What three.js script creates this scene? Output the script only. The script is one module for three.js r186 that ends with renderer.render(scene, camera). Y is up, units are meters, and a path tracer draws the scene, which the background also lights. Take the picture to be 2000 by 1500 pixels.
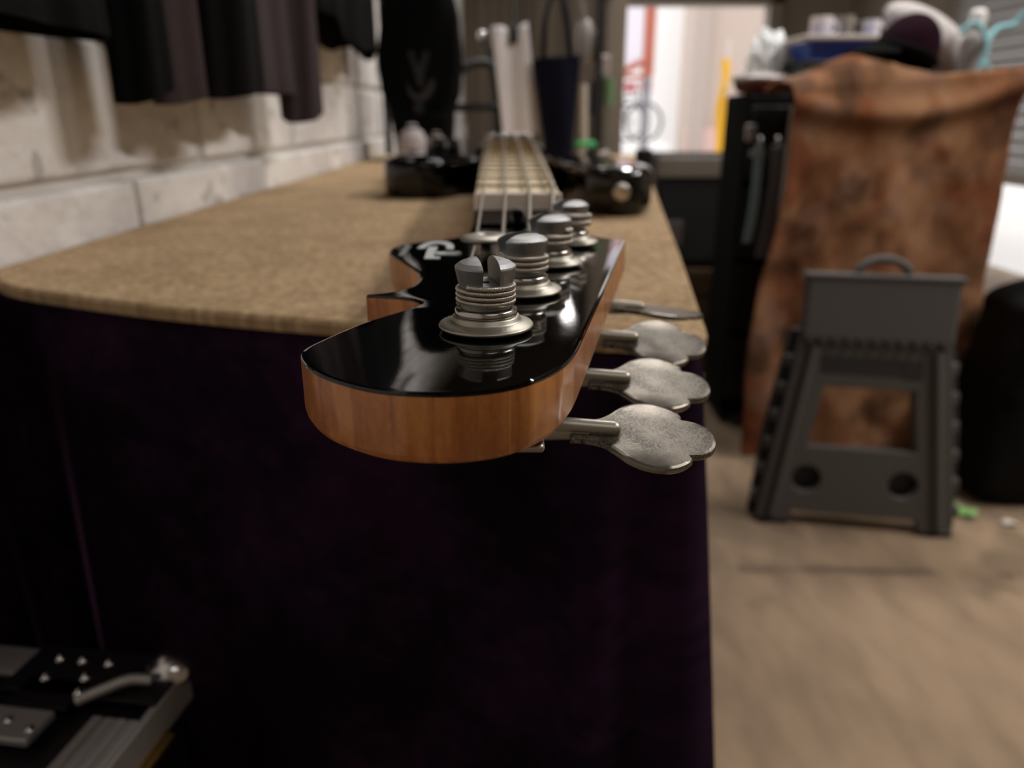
import * as THREE from 'three';
import { mergeGeometries, mergeVertices, toCreasedNormals } from 'three/addons/utils/BufferGeometryUtils.js';
import { RoundedBoxGeometry } from 'three/addons/geometries/RoundedBoxGeometry.js';
import { RectAreaLightUniformsLib } from 'three/addons/lights/RectAreaLightUniformsLib.js';
import { Brush, Evaluator, SUBTRACTION, ADDITION } from 'three-bvh-csg';

RectAreaLightUniformsLib.init();
const scene = new THREE.Scene();

// ---------------------------------------------------------------- camera, sky, exposure
const camera = new THREE.PerspectiveCamera(53.13, 2000 / 1500, 0.01, 100);
camera.position.set(0, 0.798, 0);
camera.rotation.set(-19.222 * Math.PI / 180, 0, 0);
camera.focus = 0.172;
camera.userData.fStop = 11.5;
scene.add(camera);
scene.background = new THREE.Color(1.0, 1.0, 1.04);   // even overcast sky
scene.backgroundIntensity = 2.1;

const renderer = new THREE.WebGLRenderer({ antialias: true });
renderer.toneMapping = THREE.LinearToneMapping;
renderer.toneMappingExposure = 0.94;
renderer.shadowMap.enabled = true;

// ---------------------------------------------------------------- noise and textures
function rng(seed) { let s = seed >>> 0; return () => { s = (s + 0x6D2B79F5) >>> 0; let t = s; t = Math.imul(t ^ (t >>> 15), t | 1); t ^= t + Math.imul(t ^ (t >>> 7), t | 61); return ((t ^ (t >>> 14)) >>> 0) / 4294967296; }; }
function hash(x, y, s) { let h = Math.imul(x, 374761393) + Math.imul(y, 668265263) + Math.imul(s, 974634777); h = Math.imul(h ^ (h >>> 13), 1274126177); return ((h ^ (h >>> 16)) >>> 0) / 4294967296; }
function vnoise(x, y, p, s) {       // tileable value noise with period p
  const xi = Math.floor(x), yi = Math.floor(y), fx = x - xi, fy = y - yi;
  const sx = fx * fx * (3 - 2 * fx), sy = fy * fy * (3 - 2 * fy), m = (a) => ((a % p) + p) % p;
  const a = hash(m(xi), m(yi), s), b = hash(m(xi + 1), m(yi), s), c = hash(m(xi), m(yi + 1), s), d = hash(m(xi + 1), m(yi + 1), s);
  return (a + (b - a) * sx) * (1 - sy) + (c + (d - c) * sx) * sy;
}
function fbm(u, v, f, oct, s) { let t = 0, a = 0.5, n = 0; for (let k = 0; k < oct; k++) { t += a * vnoise(u * f, v * f, f, s + k); n += a; a *= 0.5; f *= 2; } return t / n; }
const clamp = (x, a = 0, b = 1) => Math.min(b, Math.max(a, x)), lerp = (a, b, t) => a + (b - a) * t;
const smooth = (a, b, x) => { const t = clamp((x - a) / (b - a)); return t * t * (3 - 2 * t); };
function tex(w, h, fn, srgb = true) {
  const d = new Uint8Array(w * h * 4);
  for (let j = 0; j < h; j++) for (let i = 0; i < w; i++) {
    const c = fn((i + 0.5) / w, (j + 0.5) / h), k = (j * w + i) * 4;
    if (typeof c === 'number') { d[k] = d[k + 1] = d[k + 2] = clamp(c) * 255; } else { d[k] = clamp(c[0], 0, 255); d[k + 1] = clamp(c[1], 0, 255); d[k + 2] = clamp(c[2], 0, 255); }
    d[k + 3] = 255;
  }
  const t = new THREE.DataTexture(d, w, h); t.wrapS = t.wrapT = THREE.RepeatWrapping; t.magFilter = THREE.LinearFilter; t.minFilter = THREE.LinearMipmapLinearFilter; t.generateMipmaps = true;
  if (srgb) t.colorSpace = THREE.SRGBColorSpace; t.needsUpdate = true; return t;
}
function rep(t, u, v) { const c = t.clone(); c.repeat.set(u, v); c.needsUpdate = true; return c; }
const mix3 = (a, b, t) => [lerp(a[0], b[0], t), lerp(a[1], b[1], t), lerp(a[2], b[2], t)];
const std = (o) => new THREE.MeshStandardMaterial(o), phy = (o) => new THREE.MeshPhysicalMaterial(o);

// carpet: 0.25 m tile of short matted fibre
const tCarpet = tex(512, 512, (u, v) => { const a = fbm(u, v, 64, 3, 3), b = fbm(u, v, 6, 4, 9), g = hash(Math.floor(u * 512), Math.floor(v * 512), 7); const k = 0.62 * a + 0.25 * b + 0.13 * g; return mix3([148, 121, 87], [196, 167, 129], smooth(0.22, 0.78, k)); });
const tCarpetB = tex(512, 512, (u, v) => 0.6 * fbm(u, v, 96, 2, 13) + 0.4 * hash(Math.floor(u * 512), Math.floor(v * 512), 17), false);
// painted concrete block
const tPaint = tex(512, 512, (u, v) => { const a = fbm(u, v, 5, 5, 21), b = fbm(u, v, 24, 3, 25); let c = mix3([214, 209, 206], [238, 233, 227], smooth(0.3, 0.65, a)); if (b > 0.64) c = mix3(c, [164, 158, 156], smooth(0.64, 0.78, b) * 0.6); return c; });
const tPaintB = tex(512, 512, (u, v) => 0.6 * fbm(u, v, 12, 5, 31) + 0.4 * fbm(u, v, 40, 3, 35), false);
// maple: colour by place across the neck (u) and height (v); growth lines run up and down in the end grain
const tMaple = tex(1024, 128, (u, v) => { const wob = 0.010 * (fbm(u, v, 4, 3, 41) - 0.5); const l = fbm(u + wob, v * 0.12, 64, 3, 43), w = fbm(u + wob * 2, v * 0.1, 12, 2, 47), f = fbm(u, v, 128, 2, 49); let c = mix3([158, 90, 36], [200, 132, 64], smooth(0.25, 0.75, 0.5 * l + 0.3 * w + 0.2 * f)); const p = (u * 14 + wob * 14) % 1; c = mix3(c, [126, 68, 26], 0.35 * Math.exp(-(((p - 0.5) / 0.06) ** 2))); return mix3(c, [226, 170, 108], 0.55 * Math.exp(-(((u - 0.3065) / 0.0012) ** 2))); });   // with one pale glue line
const tNickel = tex(512, 512, (u, v) => { const a = fbm(u, v, 90, 3, 51), b = fbm(u, v, 4, 3, 53), n = hash(Math.floor(u * 512), Math.floor(v * 512), 55); let c = mix3([126, 119, 109], [162, 154, 142], b); const k = smooth(0.46, 0.66, a * 0.15 + b * 0.62 + n * 0.28); return mix3(c, [40, 36, 33], k * 0.85); });
const tNickelR = tex(256, 256, (u, v) => { const r = 0.22 + 0.26 * fbm(u, v, 16, 4, 57); return [0, r * 255, 255]; }, false);
const tConcrete = tex(1024, 1024, (u, v) => {   // a 3.1 x 8 m floor, not tiled: patches, scuffs and one long dirty line
  const x = -0.4 + u * 3.1, z = 1.5 - v * 8.1, a = fbm(u, v * 2.6, 9, 5, 61), b = fbm(u, v, 90, 3, 65), s = fbm(u, v * 2.6, 22, 3, 67);
  let c = mix3([108, 89, 70], [152, 128, 102], smooth(0.25, 0.75, 0.7 * a + 0.3 * b));
  c = mix3(c, [92, 77, 58], 0.5 * smooth(0.6, 0.75, s));
  const line = -1.235 + 0.05 * (x - 0.6) + 0.012 * (fbm(u, 0.3, 40, 3, 69) - 0.5), d = Math.abs(z - line);
  if (x > 0.42 && x < 0.92) c = mix3(c, [74, 60, 46], 0.65 * Math.exp(-((d / 0.012) ** 2)) * smooth(0.25, 0.5, fbm(u, v, 40, 2, 68)));
  return c;
});
const tCloth = tex(512, 512, (u, v) => { const wx = 0.25 * (fbm(u, v, 3, 3, 71) - 0.5), wy = 0.25 * (fbm(u, v, 3, 3, 73) - 0.5); const a = fbm(u + wx, v + wy, 4, 5, 75), b = fbm(u + wy, v + wx, 7, 4, 77), d = fbm(u - wy, v + wx, 6, 4, 79); let c = mix3([140, 92, 62], [190, 144, 108], smooth(0.3, 0.7, a)); c = mix3(c, [150, 84, 56], 0.6 * smooth(0.5, 0.7, b)); c = mix3(c, [84, 64, 50], 0.6 * smooth(0.54, 0.74, d)); return mix3(c, [176, 142, 128], 0.4 * smooth(0.58, 0.72, fbm(u + wy, v, 9, 3, 83))); });
const tVelvet = tex(512, 512, (u, v) => { const a = fbm(u, v, 7, 5, 91), b = fbm(u, v, 60, 2, 95); return mix3([19, 11, 22], [50, 28, 50], smooth(0.2, 0.85, 0.7 * a + 0.3 * b)); });
const tWeave = tex(128, 128, (u, v) => 0.5 + 0.25 * Math.sin(u * 40 * Math.PI * 2) + 0.25 * Math.sin(v * 40 * Math.PI * 2), false);
const tWind = tex(8, 32, (u, v) => 0.5 - 0.5 * Math.cos(v * Math.PI * 2), false);   // one turn of string winding
const tGrain = tex(256, 256, (u, v) => 0.5 * fbm(u, v, 24, 4, 97) + 0.5 * hash(Math.floor(u * 256), Math.floor(v * 256), 99), false);

const M = {
  carpet: std({ map: rep(tCarpet, 4, 4), bumpMap: rep(tCarpetB, 4, 4), bumpScale: 0.0012, roughness: 1 }),
  hardboard: std({ color: 0x5a4630, roughness: 0.9 }),
  velvet: phy({ specularIntensity: 0.1, map: rep(tVelvet, 2, 2), roughness: 1, sheen: 1, sheenColor: new THREE.Color(0.85, 0.36, 0.72), sheenRoughness: 0.35, bumpMap: rep(tVelvet, 5, 5), bumpScale: 0.002 }),
  block: std({ map: rep(tPaint, 1.7, 1.7), bumpMap: rep(tPaintB, 2.2, 2.2), bumpScale: 0.005, roughness: 0.75 }),
  mortar: std({ color: 0xcdc6be, roughness: 0.95 }),
  plaster: std({ color: 0x8f8576, roughness: 0.95, bumpMap: tPaintB, bumpScale: 0.002 }),
  ceiling: std({ color: 0x5b554d, roughness: 0.95 }),
  slat: std({ color: 0x6e6152, roughness: 0.75 }),
  frameMetal: std({ color: 0x8d8172, roughness: 0.6 }),
  concrete: std({ map: tConcrete, roughness: 0.85, bumpMap: rep(tGrain, 6, 14), bumpScale: 0.0015 }),
  lacquer: phy({ color: 0x030303, roughness: 0.05, bumpMap: rep(tGrain, 26, 26), bumpScale: 0.000004 }),
  maple: phy({ map: rep(tMaple, 1, 1), roughness: 0.45, clearcoat: 0.35, clearcoatRoughness: 0.16 }),
  fretboard: phy({ color: 0xf4dfba, specularIntensity: 0.5, roughness: 0.5, bumpMap: rep(tGrain, 1, 1), bumpScale: 0.00001, clearcoat: 0.15, clearcoatRoughness: 0.2 }),
  bone: std({ color: 0xf2e2d6, roughness: 0.5 }),
  nickel: std({ map: rep(tNickel, 22, 22), metalness: 1, roughness: 1, roughnessMap: rep(tNickelR, 8, 8), bumpMap: rep(tNickel, 12, 12), bumpScale: 0.00006 }),
  post: std({ color: 0x929292, metalness: 0.92, roughness: 0.4, bumpMap: rep(tGrain, 3, 3), bumpScale: 0.00003 }),
  bushing: std({ color: 0xaaa498, metalness: 1, roughness: 0.42 }),
  collar: std({ color: 0xb8b4b0, metalness: 1, roughness: 0.2 }),
  steel: std({ color: 0xc8c0b4, metalness: 1, roughness: 0.3 }),
  chrome: std({ color: 0xd2d0ce, metalness: 1, roughness: 0.14 }),
  aluminium: std({ color: 0xaaa4a0, metalness: 0.55, roughness: 0.42 }),
  blackPlastic: std({ color: 0x0c0c0c, roughness: 0.45 }),
  blackRough: phy({ specularIntensity: 0.2, color: 0x0d0d0d, roughness: 0.85 }),
  blackMetal: std({ color: 0x131313, roughness: 0.5 }),
  brass: std({ color: 0xa08042, metalness: 1, roughness: 0.4 }),
  logo: std({ color: 0xbfc4c2, roughness: 0.45 }),
  logoGrey: std({ color: 0x868a88, roughness: 0.5 }),
  blackCloth: phy({ specularIntensity: 0.2, color: 0x060707, roughness: 0.95, bumpMap: rep(tWeave, 10, 10), bumpScale: 0.0004 }),
  brownCloth: phy({ specularIntensity: 0.2, color: 0x43393a, roughness: 0.95, bumpMap: rep(tWeave, 10, 10), bumpScale: 0.0004 }),
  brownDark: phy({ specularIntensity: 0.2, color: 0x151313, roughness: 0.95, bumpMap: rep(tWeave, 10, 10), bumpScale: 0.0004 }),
  navyCloth: phy({ specularIntensity: 0.2, color: 0x11111f, roughness: 0.9, bumpMap: rep(tWeave, 10, 10), bumpScale: 0.0005 }),
  whiteCloth: std({ color: 0xf0eaea, roughness: 0.9, bumpMap: rep(tWeave, 14, 14), bumpScale: 0.0004 }),
  tieDye: phy({ specularIntensity: 0.2, color: 0xd6d2cf, map: rep(tCloth, 1, 1), roughness: 0.9, bumpMap: rep(tWeave, 20, 20), bumpScale: 0.0004 }),
  greyPlastic: std({ color: 0x524f4c, roughness: 0.6, bumpMap: rep(tGrain, 4, 4), bumpScale: 0.0003 }),
  greyDark: std({ color: 0x2c2a29, roughness: 0.6 }),
  tube: std({ color: 0xffffff, emissive: new THREE.Color(1, 0.95, 0.9), emissiveIntensity: 4 }),
};

// ---------------------------------------------------------------- building helpers
const used = {}, offsets = new Map();
function numbered(n) { const k = used[n] = (used[n] ?? -1) + 1; return k ? `${n}_${String(k).padStart(3, '0')}` : n; }
function shade(o) { o.castShadow = o.receiveShadow = true; return o; }
function thing(name, label, category, base = [0, 0, 0], group, turn = 0) {
  const o = new THREE.Group(); o.name = numbered(name); o.position.set(...base); o.rotation.y = turn;
  o.userData = { label, category }; if (group) o.userData.group = group;
  scene.add(o); offsets.set(o, base); return o;
}
function structure(name) { const o = new THREE.Group(); o.name = name; o.userData = { kind: 'structure' }; scene.add(o); offsets.set(o, [0, 0, 0]); return o; }
function part(parent, name, geo, mat, label) {   // geo in the parent's own frame
  const m = shade(new THREE.Mesh(geo, mat)); m.name = name; if (label) m.userData.label = label; parent.add(m); return m;
}
function wpart(parent, name, geo, mat, label) {  // geo in room coordinates; the thing stands unturned at its base
  let r = parent; while (r.parent && r.parent !== scene) r = r.parent;
  const b = offsets.get(r); geo.translate(-b[0], -b[1], -b[2]); return part(parent, name, geo, mat, label);
}
const box = (w, h, d, x = 0, y = 0, z = 0) => new THREE.BoxGeometry(w, h, d).translate(x, y, z);
const rbox = (w, h, d, x = 0, y = 0, z = 0, r = 0.005, s = 2) => new RoundedBoxGeometry(w, h, d, s, Math.min(r, w * 0.49, h * 0.49, d * 0.49)).translate(x, y, z);
const cyl = (r0, r1, h, x = 0, y = 0, z = 0, n = 24) => new THREE.CylinderGeometry(r0, r1, h, n).translate(x, y, z);
const V = (x, y, z) => new THREE.Vector3(x, y, z);
function tubeGeo(pts, r, seg = 32, rad = 8, closed = false) { return new THREE.TubeGeometry(new THREE.CatmullRomCurve3(pts.map((p) => V(...p)), closed, 'centripetal'), seg, r, rad, closed); }
function bar(a, b, r, n = 10) { const A = V(...a), B = V(...b), d = B.clone().sub(A), g = new THREE.CylinderGeometry(r, r, d.length(), n); g.applyQuaternion(new THREE.Quaternion().setFromUnitVectors(V(0, 1, 0), d.clone().normalize())); const c = A.add(B).multiplyScalar(0.5); return g.translate(c.x, c.y, c.z); }
const merge = (l) => mergeGeometries(l.map((g) => g.index ? g.toNonIndexed() : g));
const lathe = (pts, n = 48) => new THREE.LatheGeometry(pts.map((p) => new THREE.Vector2(p[0], p[1])), n);

// a slab with the outline [[x, z], ...]; profile = [[inset, y], ...] from the bottom up
function slab(outline, profile0, crease = 0.7) {
  const first = profile0[0], last = profile0[profile0.length - 1], profile = [[first[0] + 0.0004, first[1]], ...profile0, [last[0] + 0.0004, last[1]]];   // a narrow flat rim keeps the faces flat
  let o = outline.slice(); if (THREE.ShapeUtils.area(o.map((p) => new THREE.Vector2(p[0], p[1]))) < 0) o.reverse();
  const n = o.length, nor = o.map((p, i) => { const a = o[(i + n - 1) % n], b = o[(i + 1) % n]; const e1 = [p[0] - a[0], p[1] - a[1]], e2 = [b[0] - p[0], b[1] - p[1]], l1 = Math.hypot(...e1) || 1, l2 = Math.hypot(...e2) || 1; let x = e1[1] / l1 + e2[1] / l2, y = -e1[0] / l1 - e2[0] / l2; const l = Math.hypot(x, y) || 1; return [x / l, y / l]; });
  const pos = [], idx = [];
  for (const [ins, y] of profile) o.forEach((p, i) => pos.push(p[0] - nor[i][0] * ins, y, p[1] - nor[i][1] * ins));
  for (let k = 0; k < profile.length - 1; k++) for (let i = 0; i < n; i++) { const a = k * n + i, b = k * n + (i + 1) % n, c = a + n, d = b + n; idx.push(a, c, b, b, c, d); }
  const cap = (k, up) => { const q = o.map((p, i) => new THREE.Vector2(pos[(k * n + i) * 3], pos[(k * n + i) * 3 + 2])); for (const t of THREE.ShapeUtils.triangulateShape(q, [])) { const [a, b, c] = t.map((i) => k * n + i); if (up) idx.push(a, c, b); else idx.push(a, b, c); } };
  cap(0, false); cap(profile.length - 1, true);
  const g = new THREE.BufferGeometry(); g.setAttribute('position', new THREE.Float32BufferAttribute(pos, 3)); g.setIndex(idx);
  const out = toCreasedNormals(g, crease), q = out.attributes.position, uv = [];
  for (let i = 0; i < q.count; i++) uv.push(q.getX(i), q.getZ(i));
  out.setAttribute('uv', new THREE.Float32BufferAttribute(uv, 2)); return out;
}
function uvFrom(g, fn) { const p = g.attributes.position, uv = []; for (let i = 0; i < p.count; i++) uv.push(...fn(p.getX(i), p.getY(i), p.getZ(i))); g.setAttribute('uv', new THREE.Float32BufferAttribute(uv, 2)); return g; }
function spline(pts, n, closed = false) { const c = new THREE.CatmullRomCurve3(pts.map((p) => V(p[0], 0, p[1])), closed, 'centripetal'); return c.getPoints(n).map((p) => [p.x, p.z]); }
// a cloth of some thickness: fn(s, t) gives a point, s and t from 0 to 1
function sheet(nu, nv, fn, thick = 0.003, uvs = [1, 1], closed = false) {
  const P = [], N = [], w = nu + 1, at = (i, j) => P[j * w + i];
  for (let j = 0; j <= nv; j++) for (let i = 0; i <= nu; i++) P.push(V(...fn(closed && i === nu ? 0 : i / nu, j / nv)));
  for (let j = 0; j <= nv; j++) for (let i = 0; i <= nu; i++) {
    const i0 = closed ? (i + nu - 1) % nu : Math.max(0, i - 1), i1 = closed ? (i + 1) % nu : Math.min(nu, i + 1);
    N.push(at(i1, j).clone().sub(at(i0, j)).cross(at(i, Math.min(nv, j + 1)).clone().sub(at(i, Math.max(0, j - 1)))).normalize());
  }
  const pos = [], uv = [], idx = [], m = P.length;
  for (const s of [0.5, -0.5]) P.forEach((p, k) => { pos.push(p.x + N[k].x * thick * s, p.y + N[k].y * thick * s, p.z + N[k].z * thick * s); uv.push((k % w) / nu * uvs[0], Math.floor(k / w) / nv * uvs[1]); });
  for (let j = 0; j < nv; j++) for (let i = 0; i < nu; i++) { const a = j * w + i, b = a + 1, c = a + w, d = c + 1; idx.push(a, b, c, b, d, c, a + m, c + m, b + m, b + m, c + m, d + m); }
  const edge = (a, b) => idx.push(a, a + m, b, b, a + m, b + m);
  for (let i = 0; i < nu; i++) { edge(i, i + 1); edge(nv * w + i + 1, nv * w + i); }
  if (!closed) for (let j = 0; j < nv; j++) { edge((j + 1) * w, j * w); edge(j * w + nu, (j + 1) * w + nu); }
  const g = new THREE.BufferGeometry(); g.setAttribute('position', new THREE.Float32BufferAttribute(pos, 3)); g.setAttribute('uv', new THREE.Float32BufferAttribute(uv, 2)); g.setIndex(idx); g.computeVertexNormals(); return g;
}

// ================================================================ THE ROOM
const XL = -0.365, XR = 2.6, ZB = -6.5, ZF = 1.5, YC = 2.75;
{
  const f = part(structure('floor'), 'slab', uvFrom(box(3.1, 0.2, 8.1, (XL + XR) / 2 + 0.03, -0.1, (ZB + ZF) / 2), (x, y, z) => [(x + 0.4) / 3.1, (1.5 - z) / 8.1]), M.concrete);
  const c = structure('ceiling'); part(c, 'slab', box(3.3, 0.15, 8.4, (XL + XR) / 2, YC + 0.075, (ZB + ZF) / 2), M.ceiling);
  // left wall of painted concrete blocks, each its own piece
  const w = structure('wall_left'); part(w, 'mortar_bed', box(0.2, YC, 8.2, XL - 0.107, YC / 2, (ZB + ZF) / 2), M.mortar);
  const R = rng(5), bl = 0.40, bh = 0.118, gap = 0.008, vars = [], rest = [];
  for (let k = 0; k < 8; k++) { const g = new RoundedBoxGeometry(0.05, bh - gap, bl - gap, 1, 0.006); const du = R(), dv = R(); vars.push(uvFrom(g, (x, y, z) => [z + du, y + dv])); }
  for (let j = 0; j < 23; j++) for (let i = 0; i < 20; i++) {
    const z = ZF - 0.25 - (i + 0.5 * (j % 2)) * bl, y = 0.038 + j * bh + bh / 2;
    if (z < ZB + bl / 2 || y > YC - bh / 2) continue;
    const p = V(XL - 0.026 + (j === 5 ? 0.012 : 0) + (R() - 0.5) * 0.005, y, z), rz = (R() - 0.5) * 0.03, ry = (R() - 0.5) * 0.01, g = vars[Math.floor(R() * 8)];
    if (j >= 4 && j <= 11 && z < 0) { const b = part(w, 'block', g, M.block); b.position.copy(p); b.rotation.set(0, ry, rz); } else rest.push(g.clone().rotateZ(rz).rotateY(ry).translate(p.x, p.y, p.z));
  }
  part(w, 'further_blocks', mergeGeometries(rest), M.block).userData.kind = 'stuff';
  const wr = structure('wall_right'), oz0 = -5.1, oz1 = -3.0, oh = 1.9;  // opening with a roller shutter most of the way down
  part(wr, 'panel', box(0.15, YC, oz0 - ZB, XR + 0.075, YC / 2, (oz0 + ZB) / 2), M.plaster);
  part(wr, 'panel', box(0.15, YC, ZF - oz1, XR + 0.075, YC / 2, (ZF + oz1) / 2), M.plaster);
  part(wr, 'lintel', box(0.15, YC - oh, oz1 - oz0, XR + 0.075, (YC + oh) / 2, (oz0 + oz1) / 2), M.plaster);
  const sh = structure('door_2');
  const slatG = rbox(0.018, 0.066, oz1 - oz0 - 0.01, 0, 0, 0, 0.006), mSh = std({ color: 0xa9a6a2, roughness: 0.5 });
  for (let k = 0; k < 21; k++) { const s = part(sh, 'slat', slatG, mSh); s.position.set(XR + 0.07, 0.50 + 0.034 + k * 0.068, (oz0 + oz1) / 2); }
  part(sh, 'bottom_rail', rbox(0.03, 0.05, oz1 - oz0 - 0.01, XR + 0.07, 0.475, (oz0 + oz1) / 2), M.frameMetal);
  // back wall of upright boards, with the wide doorway to the street
  const dx0 = 0.80, dx1 = 1.97, dh = 1.60, wb = structure('wall_back');
  part(wb, 'backing', box(dx0 - XL + 0.2, YC, 0.12, (dx0 + XL - 0.2) / 2, YC / 2, ZB - 0.06), M.slat);
  part(wb, 'backing', box(XR - dx1 + 0.15, YC, 0.12, (XR + 0.15 + dx1) / 2, YC / 2, ZB - 0.06), M.plaster);
  part(wb, 'lintel', box(dx1 - dx0, YC - dh, 0.12, (dx0 + dx1) / 2, (YC + dh) / 2, ZB - 0.06), M.slat);
  const boardG = rbox(0.082, YC, 0.018, 0, YC / 2, 0, 0.004, 1), bm = [0x6b5f50, 0x75685a, 0x5f5448, 0x6f6255].map((c) => std({ color: c, roughness: 0.8 }));
  for (let k = 0; k < 12; k++) { const b = part(wb, 'board', boardG, bm[Math.floor(R() * 4)]); b.position.set(XL + 0.045 + k * 0.09, 0, ZB + 0.009); }
  const d = structure('door_1');
  part(d, 'jamb', rbox(0.10, dh + 0.1, 0.16, dx0 - 0.03, (dh + 0.1) / 2, ZB + 0.02, 0.008), M.frameMetal);
  part(d, 'jamb', rbox(0.10, dh + 0.1, 0.16, dx1 + 0.03, (dh + 0.1) / 2, ZB + 0.02, 0.008), M.frameMetal);
  part(d, 'head', rbox(dx1 - dx0 + 0.16, 0.09, 0.16, (dx0 + dx1) / 2, dh + 0.04, ZB + 0.02, 0.008), M.frameMetal);
  const wf = structure('wall_front'); part(wf, 'panel', box(3.3, YC, 0.15, (XL + XR) / 2, YC / 2, ZF + 0.075), M.plaster);
}
// fluorescent batten lights under the ceiling
function batten(x, y, z, len, turn, L, label) {
  const t = thing('ceiling_light', label, 'light', [x, y, z], undefined, turn);
  part(t, 'housing', rbox(len, 0.05, 0.11, 0, 0.045, 0, 0.006), std({ color: 0xd8d4cc, roughness: 0.5 }));
  part(t, 'tube_lamp', new THREE.CylinderGeometry(0.016, 0.016, len - 0.08, 16).rotateZ(Math.PI / 2), M.tube);
  for (const s of [-1, 1]) part(t, 'lamp_holder', rbox(0.03, 0.05, 0.04, s * (len / 2 - 0.02), 0.01, 0, 0.004), M.blackPlastic);
  part(t, 'suspension', bar([0, 0.06, 0], [0, YC - y, 0], 0.006), M.frameMetal);
  const l = new THREE.RectAreaLight(new THREE.Color(1, 0.965, 0.94), L, len - 0.08, 0.09); l.position.set(0, -0.02, 0); l.rotation.x = -Math.PI / 2; l.castShadow = true; t.add(l);
}
batten(0.55, 2.45, -2.3, 1.25, 0.15, 95, 'fluorescent batten light above the far end of the table');
batten(1.7, 2.35, -1.0, 1.25, 1.35, 150, 'fluorescent batten light high on the right above the black sack');
batten(0.47, 2.02, -5.5, 1.05, Math.PI / 2, 16, 'low hung fluorescent batten light nearest the street doorway');
batten(0.7, 2.45, 0.75, 1.25, 0.0, 13, 'fluorescent batten light behind the camera');

// ================================================================ THE TABLE
const TY = 0.70;
const tableEdge = [...spline([[-0.352, -0.52], [-0.319, -0.473], [-0.236, -0.429], [-0.17, -0.402], [-0.074, -0.373], [0.02, -0.353], [0.072, -0.344]], 24), ...spline([[0.082, -0.3435], [0.092, -0.351], [0.0965, -0.372]], 6), [0.13, -0.60], [0.20, -1.10], [0.267, -1.567], [0.352, -2.16], [-0.352, -2.16]];
{
  const t = thing('table', 'long table topped with tan carpet beside the white block wall', 'table', [0, 0, -1.2]);
  const inset = tableEdge.map((p) => [clamp(p[0], -0.345, 1) * 0.985, p[1] - 0.03]);
  wpart(t, 'table_top', slab(inset, [[0, TY - 0.036], [0, TY - 0.0085]]), M.hardboard);
  wpart(t, 'carpet', slab(tableEdge, [[0.001, TY - 0.008], [0, TY - 0.006], [0, TY - 0.002], [0.002, TY]], 0.5), M.carpet, 'tan short pile carpet');
  for (const [x, z] of [[-0.27, -0.62], [0.06, -0.52], [-0.27, -2.05], [0.27, -2.05]]) wpart(t, 'leg', rbox(0.04, TY - 0.036, 0.04, x, (TY - 0.036) / 2, z, 0.004), M.blackMetal);
}
{ // velvet cloth hanging from the table edge, front and side
  const o = thing('velvet_cloth', 'dark purple velvet cloth hanging down the front of the carpeted table', 'cloth', [0, 0, -0.45]);
  const path = new THREE.CatmullRomCurve3([[-0.352, -0.30], [-0.349, -0.42], [-0.345, -0.50], [-0.30, -0.482], [-0.232, -0.44], [-0.168, -0.412], [-0.072, -0.383], [0.02, -0.362], [0.062, -0.354], [0.0835, -0.358], [0.089, -0.385], [0.117, -0.585], [0.192, -1.10], [0.258, -1.567]].map((p) => V(p[0], 0, p[1])), false, 'centripetal');
  const LEN = path.getLength();
  const g = sheet(260, 40, (s, t) => {
    const q = path.getPointAt(s), a = path.getTangentAt(s), n = V(-a.z, 0, a.x), l = s * LEN;
    if (n.z < 0 && n.x < 0) n.negate();
    const c = l - 0.66, corner = Math.exp(-((c / 0.05) ** 2));
    let d = 0.004 + t * (0.012 + 0.058 * corner) + Math.sqrt(t) * (0.010 * Math.sin(l * 46 + 1.2 * Math.sin(l * 9)) + 0.006 * Math.sin(l * 91 + 2)) * (1 - 0.6 * corner) + 0.018 * Math.pow(t, 0.35) * Math.sin(c * 125 + 0.2) * Math.exp(-(((c + 0.03) / 0.05) ** 2));
    return [q.x + n.x * d, TY - 0.010 - t * (TY - 0.016) , q.z + n.z * d];
  }, 0.003, [LEN, 0.7]);
  wpart(o, 'drape', g, M.velvet);
}

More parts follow.
